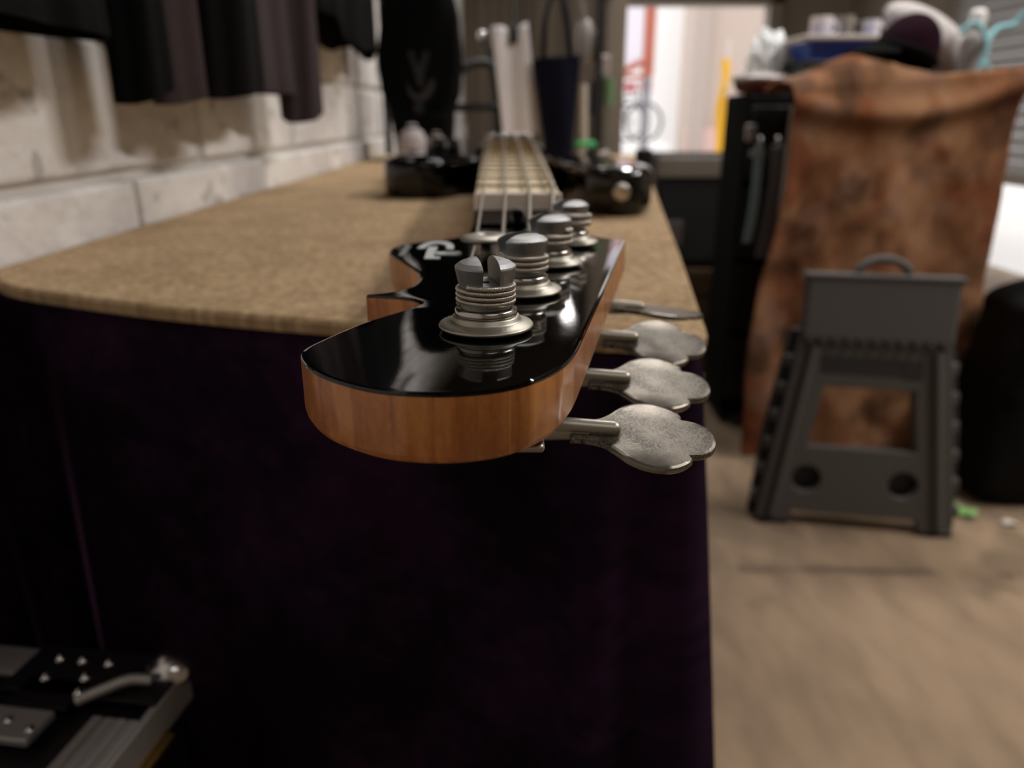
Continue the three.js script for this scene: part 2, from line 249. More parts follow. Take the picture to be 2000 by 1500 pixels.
// ================================================================ THE BASS GUITAR
const HS = 0.7498, mm = (a) => a.map((p) => [p[0] / 1000, p[1] / 1000]);
const bass = thing('bass_guitar', 'black four string bass guitar lying on the carpeted table, headstock overhanging towards the camera', 'bass guitar', [0, TY, -1.1]);
{
  const tip = spline(mm([[16.7, -172.7], [14.7, -163.5], [12.7, -156], [9.3, -147.6], [3.9, -140], [-1.9, -135.6], [-9.4, -133.2], [-17, -133], [-24.9, -134.8], [-31.5, -138.6], [-38.4, -144.8], [-43.0, -151.6], [-45.6, -158.6], [-45.4, -163], [-43.7, -168.4], [-36.8, -184.9], [-30, -195.5], [-25.8, -202.6]]), 70);
  const notch = spline(mm([[-25.0, -204.6], [-25.4, -207.4], [-28.5, -211], [-36, -214.2], [-41.6, -215.2]]), 16);
  const upper = spline(mm([[-41.8, -216.4], [-34.9, -220.3], [-30.5, -227], [-29.2, -239.8], [-31.3, -250.8], [-37.1, -266.7], [-45.2, -286.5], [-47, -295], [-44.6, -305], [-37.9, -313.4], [-25.4, -323], [-19.4, -338], [-18.7, -388]]), 56);
  const right = spline(mm([[24.3, -388], [25, -356], [30, -337], [39, -325], [46.4, -318.6]]), 18);
  const outline = [...tip, ...notch, ...upper, ...right, [0.0467, -0.317]];
  const woodUV = (x, y, z) => [x * 9 + 0.31, (y + z * 0.02) * 12];
  const head = wpart(bass, 'headstock', uvFrom(slab(outline, [[0.0046, HS - 0.0158], [0.0026, HS - 0.0154], [0.0011, HS - 0.0144], [0.0003, HS - 0.0130], [0, HS - 0.0116], [0, HS - 0.0008]], 0.6), woodUV), M.maple, 'amber lacquered maple edge');
  const face = wpart(head, 'face_plate', slab(outline, [[0, HS - 0.0008], [0.00008, HS - 0.0004], [0.0003, HS - 0.00012], [0.0009, HS]], 0.9), M.lacquer, 'glossy black headstock face');
  // ramp up to the nut, black as well
  const rp = new THREE.Shape(); rp.moveTo(-0.350, HS - 0.004); rp.lineTo(-0.350, HS); rp.lineTo(-0.3705, HS); rp.bezierCurveTo(-0.3725, HS, -0.3735, HS + 0.0004, -0.3750, HS + 0.0008); rp.lineTo(-0.3875, HS + 0.0044); rp.lineTo(-0.3885, HS - 0.004);
  wpart(head, 'ramp', new THREE.ExtrudeGeometry(rp, { depth: 0.0428, bevelEnabled: false, curveSegments: 12 }).rotateY(-Math.PI / 2).translate(0.0242, 0, 0), M.lacquer);
  // ring round the truss rod hole
  const ringAt = (g) => g.rotateX(-0.7).translate(0.0026, HS + 0.0022, -0.3775);
  wpart(head, 'truss_rod_ring', ringAt(lathe([[0.0026, -0.004], [0.0026, 0.0006], [0.0034, 0.0012], [0.0048, 0.0008], [0.0052, -0.004]], 32).rotateX(Math.PI / 2)), std({ color: 0x2a241c, roughness: 0.5 }));
  wpart(head, 'truss_rod_hole', ringAt(new THREE.CylinderGeometry(0.0027, 0.0027, 0.002, 24).rotateX(Math.PI / 2).translate(0, 0, -0.0016)), M.blackRough);
  // white logo inlaid on the face: an arched letter, a tall letter with a long bar
  const y0 = HS + 0.00012, flat = (pts) => { const s = new THREE.Shape(pts.map((p) => new THREE.Vector2(p[0] / 1000, -p[1] / 1000))); return new THREE.ExtrudeGeometry(s, { depth: 0.00008, bevelEnabled: false }).rotateX(-Math.PI / 2).translate(0, y0, 0); };
  wpart(face, 'logo', merge([
    flat(LOGO_ARCH()), flat(LOGO_STEM()), flat(LOGO_BAR()),
  ]), M.logo, 'white lettered logo');
  const dashes = []; const R = rng(3); for (let k = 0; k < 13; k++) { const t = k / 12, cx = lerp(-40.7, -40.2, t), cz = lerp(-304, -281, t); dashes.push(flat([[cx - 1.5, cz - 0.75], [cx + 1.3 - R() * 0.8, cz - 0.75], [cx + 1.3, cz + 0.5 * R()], [cx - 1.5 + R(), cz + 0.75]])); }
  wpart(face, 'small_print', merge(dashes), M.logoGrey, 'line of faint grey small print');
}
function LOGO_ARCH() { // open ring, drawn on the face in millimetres (x, z)
  const out = [], inn = [], cx = -29.5, cz = -297; for (let k = 0; k <= 26; k++) { const a = lerp(-0.16, Math.PI + 0.05, k / 26), c = Math.cos(a), s = Math.sin(a); out.push([cx + 7.0 * c, cz - 17.5 * s]); inn.push([cx + 4.2 * c, cz - 11.5 * s]); } return [...out, ...inn.reverse()];
}
function LOGO_STEM() { return [[-32.6, -300], [-29.0, -301], [-28.4, -278], [-26.0, -278], [-25.8, -273.8], [-31.4, -273.8]]; }
function LOGO_BAR() { return [[-29, -288], [-20.0, -289.2], [-18.9, -287], [-18.6, -284], [-19.4, -281.6], [-20.4, -281.2], [-29, -283.4]]; }
// tuning machines
const posts = [[-6.2, -178.6, 0.25, 0.00058], [3.0, -218.6, -1.0, 0.00075], [12.9, -263.2, -1.0, 0.00095], [23.0, -308.6, -0.8, 0.00125]];
const keyTilt = [0.25, 0.27, 0.34, -0.09];
const ev = new Evaluator(); ev.useGroups = false; ev.attributes = ['position', 'normal'];
const POST = []; // [x, z, wrap bottom y]
const keyHalf = [[-3, 4.4], [1.5, 4.5], [5.0, 5.4], [8.2, 8.2], [11, 11.2], [15, 13.3], [18.8, 13.7], [22.4, 12.8], [25.2, 11.0], [26.6, 9.2], [26.7, 8.3]], keyTip = [[26.2, 7.5], [27.6, 7.3], [30.2, 6.6], [32.5, 4.9], [33.8, 2.3], [34.1, 0]];
function keyGeo() {
  const up = [...spline(keyHalf, 30), ...spline(keyTip, 14)].map(([u, v]) => [u / 1000, v / 1000]), o = [...up, ...up.slice(0, -1).reverse().map(([u, v]) => [u, -v])];
  const g = slab(o, [[0.0010, -0.0011], [0.0003, -0.0009], [0, -0.0004], [0, 0.0004], [0.0003, 0.0009], [0.0010, 0.0011]], 0.8);
  return uvFrom(g, (x, y, z) => [x + y * 0.5, z]);
}
const KEY = keyGeo();
posts.forEach(([px, pz, ang, sr], i) => {
  const x = px / 1000, z = pz / 1000, b = offsets.get(bass);
  const g = new THREE.Group(); g.name = 'tuning_machine'; g.position.set(x - b[0], HS - b[1], z - b[2]); bass.add(g);
  part(g, 'bushing', lathe([[0.0063, 0.0004], [0.0104, 0.0004], [0.0112, 0.0008], [0.01135, 0.0012], [0.0111, 0.0016], [0.0098, 0.0020], [0.0087, 0.0023], [0.0082, 0.0027], [0.0080, 0.0034], [0.0076, 0.0037], [0.0062, 0.0038]], 64), M.bushing, 'flared washer with a warm tarnish');
  part(g, 'collar', lathe([[0.005, 0.0034], [0.0072, 0.0036], [0.0075, 0.0041], [0.0074, 0.0050], [0.0068, 0.0056], [0.005, 0.0057]], 64), M.collar);
  // capstan post with a slot cut across its flared, domed head
  const prof = lathe([[0.00001, 0.004], [0.0060, 0.004], [0.0060, 0.0100], [0.0063, 0.0106], [0.0066, 0.0119], [0.0071, 0.0144], [0.00725, 0.0150], [0.0071, 0.0154], [0.0060, 0.0162], [0.0042, 0.0169], [0.0020, 0.0173], [0.00001, 0.0174]], 64);
  const A = new Brush(mergeVertices(prof)); A.updateMatrixWorld();
  let B = new Brush(new THREE.BoxGeometry(0.0040, 0.012, 0.03).rotateY(ang).translate(0, 0.0113 + 0.006, 0)); B.updateMatrixWorld();
  let C = ev.evaluate(A, B, SUBTRACTION);
  let H = new Brush(new THREE.CylinderGeometry(0.0011, 0.0011, 0.01, 14).translate(0, 0.0117, 0)); H.updateMatrixWorld();
  C = ev.evaluate(C, H, SUBTRACTION);
  const pg = toCreasedNormals(C.geometry.index ? C.geometry.toNonIndexed() : C.geometry, 0.5);
  part(g, 'capstan_post', uvFrom(pg, (a, c, d) => [Math.atan2(a, d) * 0.4, c * 60]), M.post, 'grey slotted post head');
  // winding
  const turns = [3.85, 3.4, 2.6, 2.0][i], y0 = 0.0058 + sr, R = 0.0060 + sr * 1.02, n = Math.round(turns * 40), pts = [];
  const pitch = Math.min(2.08 * sr, (0.0104 - 0.0058 - 2 * sr + 0.0009) / (turns - 0.9));
  for (let k = 0; k <= n; k++) { const a = Math.PI + k / 40 * Math.PI * 2; pts.push([R * Math.cos(a), y0 + pitch * (k / 40), R * Math.sin(a)]); }
  const last = pts[n]; pts.push([last[0] * 0.80, last[1] + 0.0006, last[2] * 0.80]);
  const wg = tubeGeo(pts, sr, n * 4, 12);
  const mat = M.steel.clone(); mat.bumpMap = tWind.clone(); mat.bumpMap.rotation = 0; mat.bumpMap.repeat.set(1, 1); mat.bumpScale = 0.0001; mat.bumpMap.needsUpdate = true;
  const len = turns * 2 * Math.PI * R; const uvA = wg.attributes.uv; for (let k = 0; k < uvA.count; k++) uvA.setXY(k, uvA.getY(k), uvA.getX(k) * len / 0.00032);
  part(g, 'string_winding', wg, mat, 'wound string coiled round the post');
  POST.push([x - R, HS + y0, z, sr]);
  // housing under the headstock, shaft and clover key
  part(g, 'housing', merge([rbox(0.026, 0.002, i ? 0.036 : 0.050, 0, -0.0170, i ? 0.001 : 0.008, 0.001), rbox(0.014, 0.012, 0.012, 0.006, -0.0235, 0.0, 0.002)]), M.bushing);
  const ex = (0.0181 + (-0.178 - z) * 0.2085) - x, ky = -0.0268;
  const k = new THREE.Group(); k.name = 'tuning_key'; k.position.set(ex - 0.0008, ky, 0); k.rotation.set(keyTilt[i], 0, -0.085, 'ZXY'); g.add(k);
  part(k, 'clover_blade', KEY, M.nickel, 'tarnished clover leaf key blade');
  const stem = merge([new THREE.CapsuleGeometry(0.0021, 0.0145, 8, 18).rotateZ(Math.PI / 2).translate(0.0006, 0.0016, 0)]);
  part(k, 'stem', stem, M.bushing);
  part(g, 'shaft', bar([0.006, ky, 0], [ex + 0.001, ky + 0.0005, 0], 0.0024, 16), M.bushing);
});
// neck, fretboard, frets, nut, strings
const NUTZ = -0.388, HEELZ = -1.04, fbY = (z) => lerp(0.7600, 0.7668, (NUTZ - z) / (NUTZ - HEELZ)), nx = (z) => lerp(0.00285, -0.0019, (NUTZ - z) / (NUTZ - HEELZ)), nw = (z) => lerp(0.0215, 0.0332, (NUTZ - z) / (NUTZ - HEELZ));
{
  const wUV = (x, y, z) => [x * 9 + 0.31, (y + z * 0.02) * 12];
  const ring = (z, i) => { const w = nw(z), c = nx(z), y = fbY(z) - 0.004, dpt = lerp(0.0195, 0.0225, (NUTZ - z) / 0.65), a = Math.PI * i; return [c - w * Math.cos(a), y - dpt * Math.pow(Math.sin(a), 0.8), z]; };
  const N = 24, pos = [], idx = [], zs = []; for (let k = 0; k <= 30; k++) zs.push(lerp(NUTZ - 0.0015, HEELZ, k / 30));
  zs.forEach((z) => { for (let i = 0; i <= N; i++) pos.push(...ring(z, i / N)); });
  for (let k = 0; k < 30; k++) { for (let i = 0; i < N; i++) { const a = k * (N + 1) + i, c = a + N + 1; idx.push(a, a + 1, c, a + 1, c + 1, c); } idx.push(k * (N + 1), (k + 1) * (N + 1), k * (N + 1) + N, k * (N + 1) + N, (k + 1) * (N + 1), (k + 1) * (N + 1) + N); }
  for (const k of [0, 30]) for (let i = 1; i < N; i++) { const b = k * (N + 1); k ? idx.push(b, b + i, b + i + 1) : idx.push(b, b + i + 1, b + i); }
  const g = new THREE.BufferGeometry(); g.setAttribute('position', new THREE.Float32BufferAttribute(pos, 3)); g.setIndex(idx);
  const neck = wpart(bass, 'neck', uvFrom(toCreasedNormals(g, 0.6), wUV), M.maple);
  const fb = (z, l) => [nx(z) + l * nw(z), z];
  const fo = [fb(NUTZ - 0.0045, -1), fb(NUTZ - 0.0045, 1), fb(HEELZ - 0.006, 1), fb(HEELZ - 0.006, -1)];
  const fg = slab(fo, [[0, -0.004], [0, -0.0006], [0.0008, 0]], 0.3); { const p = fg.attributes.position; for (let i = 0; i < p.count; i++) p.setY(i, p.getY(i) + fbY(p.getZ(i))); }
  const fbm_ = wpart(bass, 'fretboard', uvFrom(fg, (x, y, z) => [x * 9, z * 0.6]), M.fretboard, 'glossy maple fretboard');
  const S = 0.925; for (let n = 1; n <= 21; n++) {
    const z = NUTZ - 0.003 - S * (1 - Math.pow(2, -n / 12)), w = nw(z) - 0.0006;
    wpart(fbm_, 'fret', new THREE.CylinderGeometry(0.00145, 0.00145, w * 2, 10, 1, false, 0, Math.PI).rotateX(0).rotateZ(Math.PI / 2).rotateY(0).scale(1, 0.85, 1).applyMatrix4(new THREE.Matrix4().makeRotationX(-Math.PI / 2)).translate(nx(z), fbY(z), z), M.steel);
  }
  wpart(bass, 'nut', rbox(0.0432, 0.0105, 0.0044, nx(NUTZ), fbY(NUTZ) - 0.0030, NUTZ - 0.0022, 0.0009), M.bone, 'pale bone nut');
  // strings from the bridge over the nut to the posts
  const nutX = [-0.0142, -0.0032, 0.0086, 0.0204], brX = [-0.0339, -0.0139, 0.0061, 0.0261], BZ = -1.318, BY = 0.7735;
  const sm = [0, 1, 2, 3].map(() => M.steel);
  for (let i = 0; i < 4; i++) {
    const [px, py, pz, sr] = POST[i], ny = fbY(NUTZ) + 0.0022 + sr, NZ = NUTZ - 0.002;
    const seg = [[brX[i], BY, BZ], [nutX[i], ny, NZ]]; const rest = [[nutX[i], ny, NZ]];
    if (i < 2) { const t = (NZ + 0.2885) / (NZ - pz); rest.push([lerp(nutX[i], px, (NZ + 0.2885) / (NZ - pz)), HS + 0.0035, -0.2885]); }
    rest.push([px, py, pz + 0.0]);
    const gs = [bar(seg[0], seg[1], sr, 10)]; for (let k = 0; k < rest.length - 1; k++) gs.push(bar(rest[k], rest[k + 1], sr, 12));
    for (const q of rest.slice(0, -1)) gs.push(new THREE.SphereGeometry(sr * 1.01, 10, 8).translate(...q));
    wpart(bass, 'string', merge(gs), sm[i]);
  }
  // round string retainer
  wpart(bass, 'string_retainer', lathe([[0.0022, 0], [0.0022, 0.0038], [0.0070, 0.0040], [0.0094, 0.0046], [0.0099, 0.0053], [0.0092, 0.0060], [0.0060, 0.0067], [0.0030, 0.0068], [0.0026, 0.0060], [0.00001, 0.0059]], 48).translate(-0.0095, HS, -0.2885), M.bushing, 'round tarnished disc holding two strings down');
}
{ // body
  const pts = mm([[40, -1000], [52, -985], [58, -950], [62, -900], [72, -845], [90, -812], [112, -800], [134, -810], [149, -845], [153, -900], [146, -970], [136, -1050], [130, -1110], [133, -1170], [146, -1230], [158, -1290], [152, -1345], [120, -1385], [60, -1400], [0, -1402], [-60, -1398], [-120, -1385], [-160, -1345], [-174, -1290], [-168, -1235], [-150, -1180], [-146, -1130], [-158, -1085], [-166, -1045], [-160, -1005], [-140, -982], [-112, -977], [-88, -988], [-72, -1015], [-58, -1045], [-45, -1058], [0, -1062], [36, -1055]]);
  const o = spline(pts, 220, true).slice(0, -1), Y0 = TY + 0.0005, Y1 = TY + 0.0485, r = 0.009, pr = [];
  for (let k = 0; k <= 5; k++) { const a = k / 5 * Math.PI / 2; pr.push([r * (1 - Math.sin(a)), Y0 + r * (1 - Math.cos(a))]); }
  for (let k = 0; k <= 5; k++) { const a = k / 5 * Math.PI / 2; pr.push([r * (1 - Math.cos(a)), Y1 - r * (1 - Math.sin(a))]); }
  const body = wpart(bass, 'body', slab(o, pr, 0.7), M.lacquer, 'glossy black double cutaway body');
  wpart(bass, 'neck_pocket', rbox(0.064, 0.046, 0.07, -0.002, TY + 0.0245, -1.03, 0.004), M.lacquer);
  wpart(bass, 'strap_button', lathe([[0.00001, 0.0145], [0.004, 0.0142], [0.0078, 0.0128], [0.0088, 0.0108], [0.0080, 0.009], [0.0042, 0.0075], [0.0042, 0.002], [0.0062, 0], [0.00001, 0]].reverse(), 32).rotateX(Math.PI / 2).translate(0.110, TY + 0.026, -0.8025), M.steel, 'domed metal strap button');
  for (const z of [-1.13, -1.235]) { const p = wpart(bass, 'pickup', rbox(0.096, 0.012, 0.046, -0.003, Y1 + 0.005, z, 0.005), M.blackPlastic); for (const zz of [-0.011, 0.011]) for (let k = 0; k < 4; k++) wpart(p, 'pole_piece', cyl(0.0045, 0.0045, 0.001, -0.035 + k * 0.0213, Y1 + 0.0113, z + zz, 16), M.steel); }
  const br = wpart(bass, 'bridge', rbox(0.088, 0.008, 0.066, -0.0039, Y1 + 0.0042, -1.335, 0.003), M.chrome);
  for (let k = 0; k < 4; k++) wpart(br, 'saddle', rbox(0.015, 0.018, 0.02, -0.0339 + k * 0.02, Y1 + 0.014, -1.322, 0.003), M.chrome);
  for (const [x, z] of [[-0.09, -1.24], [-0.115, -1.285], [-0.125, -1.33]]) wpart(bass, 'control_knob', lathe([[0.00001, 0], [0.0105, 0], [0.0102, 0.004], [0.0092, 0.016], [0.0085, 0.0172], [0.00001, 0.0175]], 28).translate(x, Y1, z), M.blackPlastic);
}
// ================================================================ CLOTHES ON THE WALL RAIL
{
  const r = thing('garment_rail', 'metal rail along the white block wall above the hanging clothes', 'rail', [-0.318, 1.62, -1.0]);
  wpart(r, 'rail', bar([-0.318, 1.62, -0.1], [-0.318, 1.62, -2.1], 0.012, 16), M.steel);
  for (const z of [-0.2, -1.22, -2.0]) wpart(r, 'bracket', bar([-0.365, 1.62, z], [-0.318, 1.62, z], 0.008), M.steel);
}
// a garment on a hanger, facing the room: za to zb along the wall, hem(s) the height of its lower edge
function garment(name, label, za, zb, hem, depth, folds, seed, mat, strips) {
  const zc = (za + zb) / 2, t = thing(name, label, 'clothing', [-0.318, 0.8, zc], 'clothes on the wall rail'), hw = Math.abs(za - zb) / 2, top = 1.52;
  const body = sheet(120, 26, (s, v) => {
    const a = s * Math.PI * 2, sh = v < 0.12 ? 0.35 + 0.65 * Math.sqrt(v / 0.12) : 1, w = hw * sh * (0.92 + 0.08 * v), q = (1 - Math.cos(a)) / 2, f = (0.25 + 0.75 * v);
    const cz = Math.cos(a), cx = Math.sin(a), n = 1 + f * folds * (0.5 * Math.sin(a * 7 + seed) + 0.35 * Math.sin(a * 13 + seed * 2.3 + v * 2) + 0.2 * Math.sin(a * 23 + seed * 3.1));
    return [-0.318 + depth * cx * n * (0.3 + 0.7 * Math.min(1, v * 5)), lerp(top - 0.02 * Math.abs(cz), hem(q), v), zc - w * Math.sign(cz) * Math.pow(Math.abs(cz), 0.8) * (za > zb ? -1 : 1) * -1];
  }, 0.003, [3, 3], true);
  wpart(t, 'shell', body, mat);
  wpart(t, 'hanger', merge([tubeGeo([[-0.318, 1.53, zc], [-0.318, 1.60, zc], [-0.303, 1.63, zc], [-0.318, 1.645, zc], [-0.334, 1.63, zc]], 0.002, 24, 6), bar([-0.318, 1.535, zc], [-0.318, 1.47, zc - hw * 0.8], 0.004), bar([-0.318, 1.535, zc], [-0.318, 1.47, zc + hw * 0.8], 0.004)]), M.blackPlastic);
  return t;
}
const sleeve = (t, z, x, y0, y1, r, mat, label, lean = 0) => wpart(t, 'sleeve', sheet(40, 16, (s, v) => { const a = s * Math.PI * 2, n = 1 + 0.12 * Math.sin(a * 5 + v * 3); return [x + r * 0.6 * Math.sin(a) * n, lerp(y0, y1, v) - 0.008 * Math.cos(a), z + lean * v + r * Math.cos(a) * n * (0.8 + 0.2 * v)]; }, 0.003, [2, 2], true), mat, label);
{
  const g1 = garment('jacket', 'black jacket hanging nearest the camera on the white block wall', -0.36, -0.646, (q) => 0.853, 0.030, 0.18, 1.2, M.blackCloth);
  sleeve(g1, -0.690, -0.310, 1.42, 0.815, 0.032, M.blackCloth, 'long black sleeve');
  const g2 = garment('shirt', 'dark brown shirt with open front hanging beside the black jacket', -0.745, -1.165, (q) => 0.826 - 0.018 * smooth(0.7, 1, q), 0.026, 0.5, 2.6, M.brownCloth);
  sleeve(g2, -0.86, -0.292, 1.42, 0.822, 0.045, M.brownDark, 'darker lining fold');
  sleeve(g2, -1.165, -0.300, 1.42, 0.797, 0.042, M.brownCloth, 'brown sleeve');
  garment('sweater', 'black knitted sweater hanging furthest along the white block wall rail', -1.30, -1.86, (q) => 0.915 + 0.03 * q + 0.014 * Math.sin(q * 9), 0.032, 0.3, 4.1, M.blackCloth);
}

// ================================================================ BEHIND THE BASS
{ // black gig bag with a grey emblem, standing at the far end of the table
  const g = thing('gig_bag', 'black soft gig bag with faded grey emblem standing behind the bass', 'bag', [-0.21, TY, -1.95]);
  const L = [[0.0, 0.060, -0.21], [0.04, 0.068, -0.21], [0.10, 0.074, -0.213], [0.16, 0.092, -0.215], [0.22, 0.098, -0.215], [0.30, 0.090, -0.213], [0.38, 0.078, -0.216], [0.50, 0.070, -0.216], [0.62, 0.060, -0.212], [0.66, 0.03, -0.21]];
  const at = (y) => { let k = 0; while (k < L.length - 2 && L[k + 1][0] < y) k++; const t = clamp((y - L[k][0]) / (L[k + 1][0] - L[k][0])); return [lerp(L[k][1], L[k + 1][1], smooth(0, 1, t)), lerp(L[k][2], L[k + 1][2], t)]; };
  const pt = (s, v) => { const a = s * Math.PI * 2, y = v * 0.66, [w, c] = at(y), x = Math.cos(a), zz = Math.sin(a); return [c + w * Math.sign(x) * Math.pow(Math.abs(x), 0.6), TY + 0.001 + y, -1.95 + 0.055 * Math.sign(zz) * Math.pow(Math.abs(zz), 0.6) * (1 + 0.08 * Math.sin(a * 6 + y * 20))]; };
  const shell = wpart(g, 'shell', sheet(72, 50, (s, v) => pt(1 - s, v), 0.004, [1, 1], true), M.blackCloth);
  wpart(g, 'cap', new THREE.SphereGeometry(0.033, 20, 10).scale(1, 0.3, 1.4).translate(-0.21, TY + 0.655, -1.95), M.blackCloth);
  const em = std({ color: 0x1d1d1f, roughness: 0.9 }), Z = -1.889, X = (u) => -0.21 + u, petal = (pts, m, n) => wpart(shell, n, new THREE.ExtrudeGeometry(new THREE.Shape(new THREE.SplineCurve(pts.map((p) => new THREE.Vector2(X(p[0]), TY + p[1]))).getPoints(30)), { depth: 0.003, bevelEnabled: false }).translate(0, 0, Z), m);
  petal([[-0.026, 0.235], [-0.015, 0.238], [-0.004, 0.205], [0.010, 0.235], [0.022, 0.233], [0.012, 0.200], [0.006, 0.165], [-0.006, 0.163], [-0.016, 0.200], [-0.026, 0.235]], em, 'emblem');
  petal([[-0.030, 0.172], [-0.018, 0.150], [0.002, 0.148], [0.018, 0.168], [0.031, 0.180], [0.030, 0.155], [0.012, 0.134], [-0.012, 0.132], [-0.028, 0.148], [-0.030, 0.172]], std({ color: 0x2b292a, roughness: 0.9 }), 'emblem');
  petal([[-0.018, 0.125], [0.004, 0.128], [0.006, 0.105], [0.014, 0.080], [0.006, 0.070], [-0.010, 0.078], [-0.016, 0.100], [-0.018, 0.125]], em, 'emblem');
  wpart(g, 'pocket', rbox(0.12, 0.10, 0.02, -0.21, TY + 0.055, -1.882, 0.009, 3), M.blackCloth);
}
for (const [x, r, lab] of [[-0.226, 0.034, 'larger pale grey cloth pouch leaning on the black gig bag'], [-0.172, 0.027, 'smaller pale brown cloth pouch leaning on the black gig bag']]) {
  const p = thing('cloth_pouch', lab, 'pouch', [x, TY, -1.83], 'pouches by the gig bag');
  part(p, 'sack', lathe([[0.0001, 0], [r * 0.8, 0.002], [r, r * 0.6], [r * 0.98, r * 1.3], [r * 0.7, r * 1.9], [r * 0.3, r * 2.2], [r * 0.32, r * 2.4], [0.0001, r * 2.42]], 28), std({ color: r > 0.03 ? 0xa89f9f : 0x8f8379, roughness: 0.9 }));
  part(p, 'neck_tie', new THREE.TorusGeometry(r * 0.32, 0.003, 8, 20).rotateX(Math.PI / 2).translate(0, r * 2.2, 0), M.blackCloth);
}
{ // black tubular stand
  const g = thing('guitar_stand', 'black tubular guitar stand behind the white towel', 'stand', [-0.08, 0, -2.35]);
  const w = (n, p, r) => wpart(g, n, tubeGeo(p, r, 40, 10), M.blackMetal);
  w('upright', [[-0.03, 0.02, -2.38], [-0.035, 0.6, -2.38], [-0.045, 0.98, -2.36]], 0.016);
  w('yoke', [[-0.17, 0.88, -2.33], [-0.145, 0.92, -2.33], [-0.10, 0.94, -2.34], [-0.06, 0.935, -2.35], [-0.045, 0.87, -2.36]], 0.013);
  w('cross_bar', [[-0.17, 0.82, -2.34], [-0.04, 0.825, -2.36]], 0.011);
  w('foot', [[-0.22, 0.013, -2.24], [-0.03, 0.04, -2.38], [0.16, 0.013, -2.26]], 0.013);
  w('foot', [[-0.03, 0.04, -2.38], [-0.02, 0.013, -2.62]], 0.013);
  wpart(g, 'knob', new THREE.SphereGeometry(0.014, 20, 14).translate(-0.083, 1.012, -2.35), M.chrome, 'bright round knob');
  wpart(g, 'knob_stem', bar([-0.083, 1.0, -2.35], [-0.05, 0.93, -2.355], 0.006), M.blackMetal);
}
{ // back rail carrying towel and navy bag
  const g = thing('hook_rail', 'metal hook rail above the white towel and navy bag', 'rail', [0.05, 1.12, -2.25]);
  wpart(g, 'rail', bar([-0.345, 1.12, -2.25], [0.235, 1.12, -2.25], 0.008, 12), M.blackMetal);
  for (const x of [-0.345, 0.235]) wpart(g, 'post', bar([x, 0.0, -2.25], [x, 1.13, -2.25], 0.010, 12), M.blackMetal);
  const t = thing('towel', 'long white towel hanging from a black clip behind the fretboard', 'towel', [0.0, 0.74, -2.22]);
  wpart(t, 'cloth', sheet(30, 40, (s, v) => { const x = lerp(-0.055 + 0.030 * v, 0.040 + 0.034 * v, s), dip = 0.03 * Math.exp(-(((s - 0.6) / 0.16) ** 2)) * (1 - v); return [x, lerp(1.02 - dip + 0.01 * s, 0.752, v), -2.215 + 0.006 * Math.sin(s * 9 + v * 2) + 0.01 * v]; }, 0.004), M.whiteCloth);
  wpart(t, 'clip', merge([rbox(0.020, 0.045, 0.02, 0.004, 1.000, -2.212, 0.007), bar([0.004, 1.01, -2.215], [0.004, 1.12, -2.25], 0.004)]), M.blackPlastic, 'black clip');
  const n = thing('tote_bag', 'navy blue cloth bag hanging to the right of the white towel', 'bag', [0.12, 0.70, -2.2]);
  wpart(n, 'shell', sheet(60, 30, (s, v) => { const a = -s * Math.PI * 2, y = lerp(0.945, 0.705, v), w = lerp(0.062, 0.036, v) , c = lerp(0.118, 0.128, v), x = Math.cos(a), z = Math.sin(a), n_ = 1 + 0.15 * Math.sin(a * 5 + v * 2); return [c + w * Math.sign(x) * Math.pow(Math.abs(x), 0.7), y + 0.006 * x * (1 - v), -2.2 + 0.032 * z * n_]; }, 0.004, [1, 1], true), M.navyCloth);
  for (const z of [-2.225, -2.175]) wpart(n, 'handle', tubeGeo([[0.08, 0.94, z], [0.09, 1.05, z - 0.01], [0.12, 1.115, -2.24], [0.14, 1.05, z - 0.01], [0.155, 0.94, z]], 0.006, 30, 8), M.navyCloth);
}
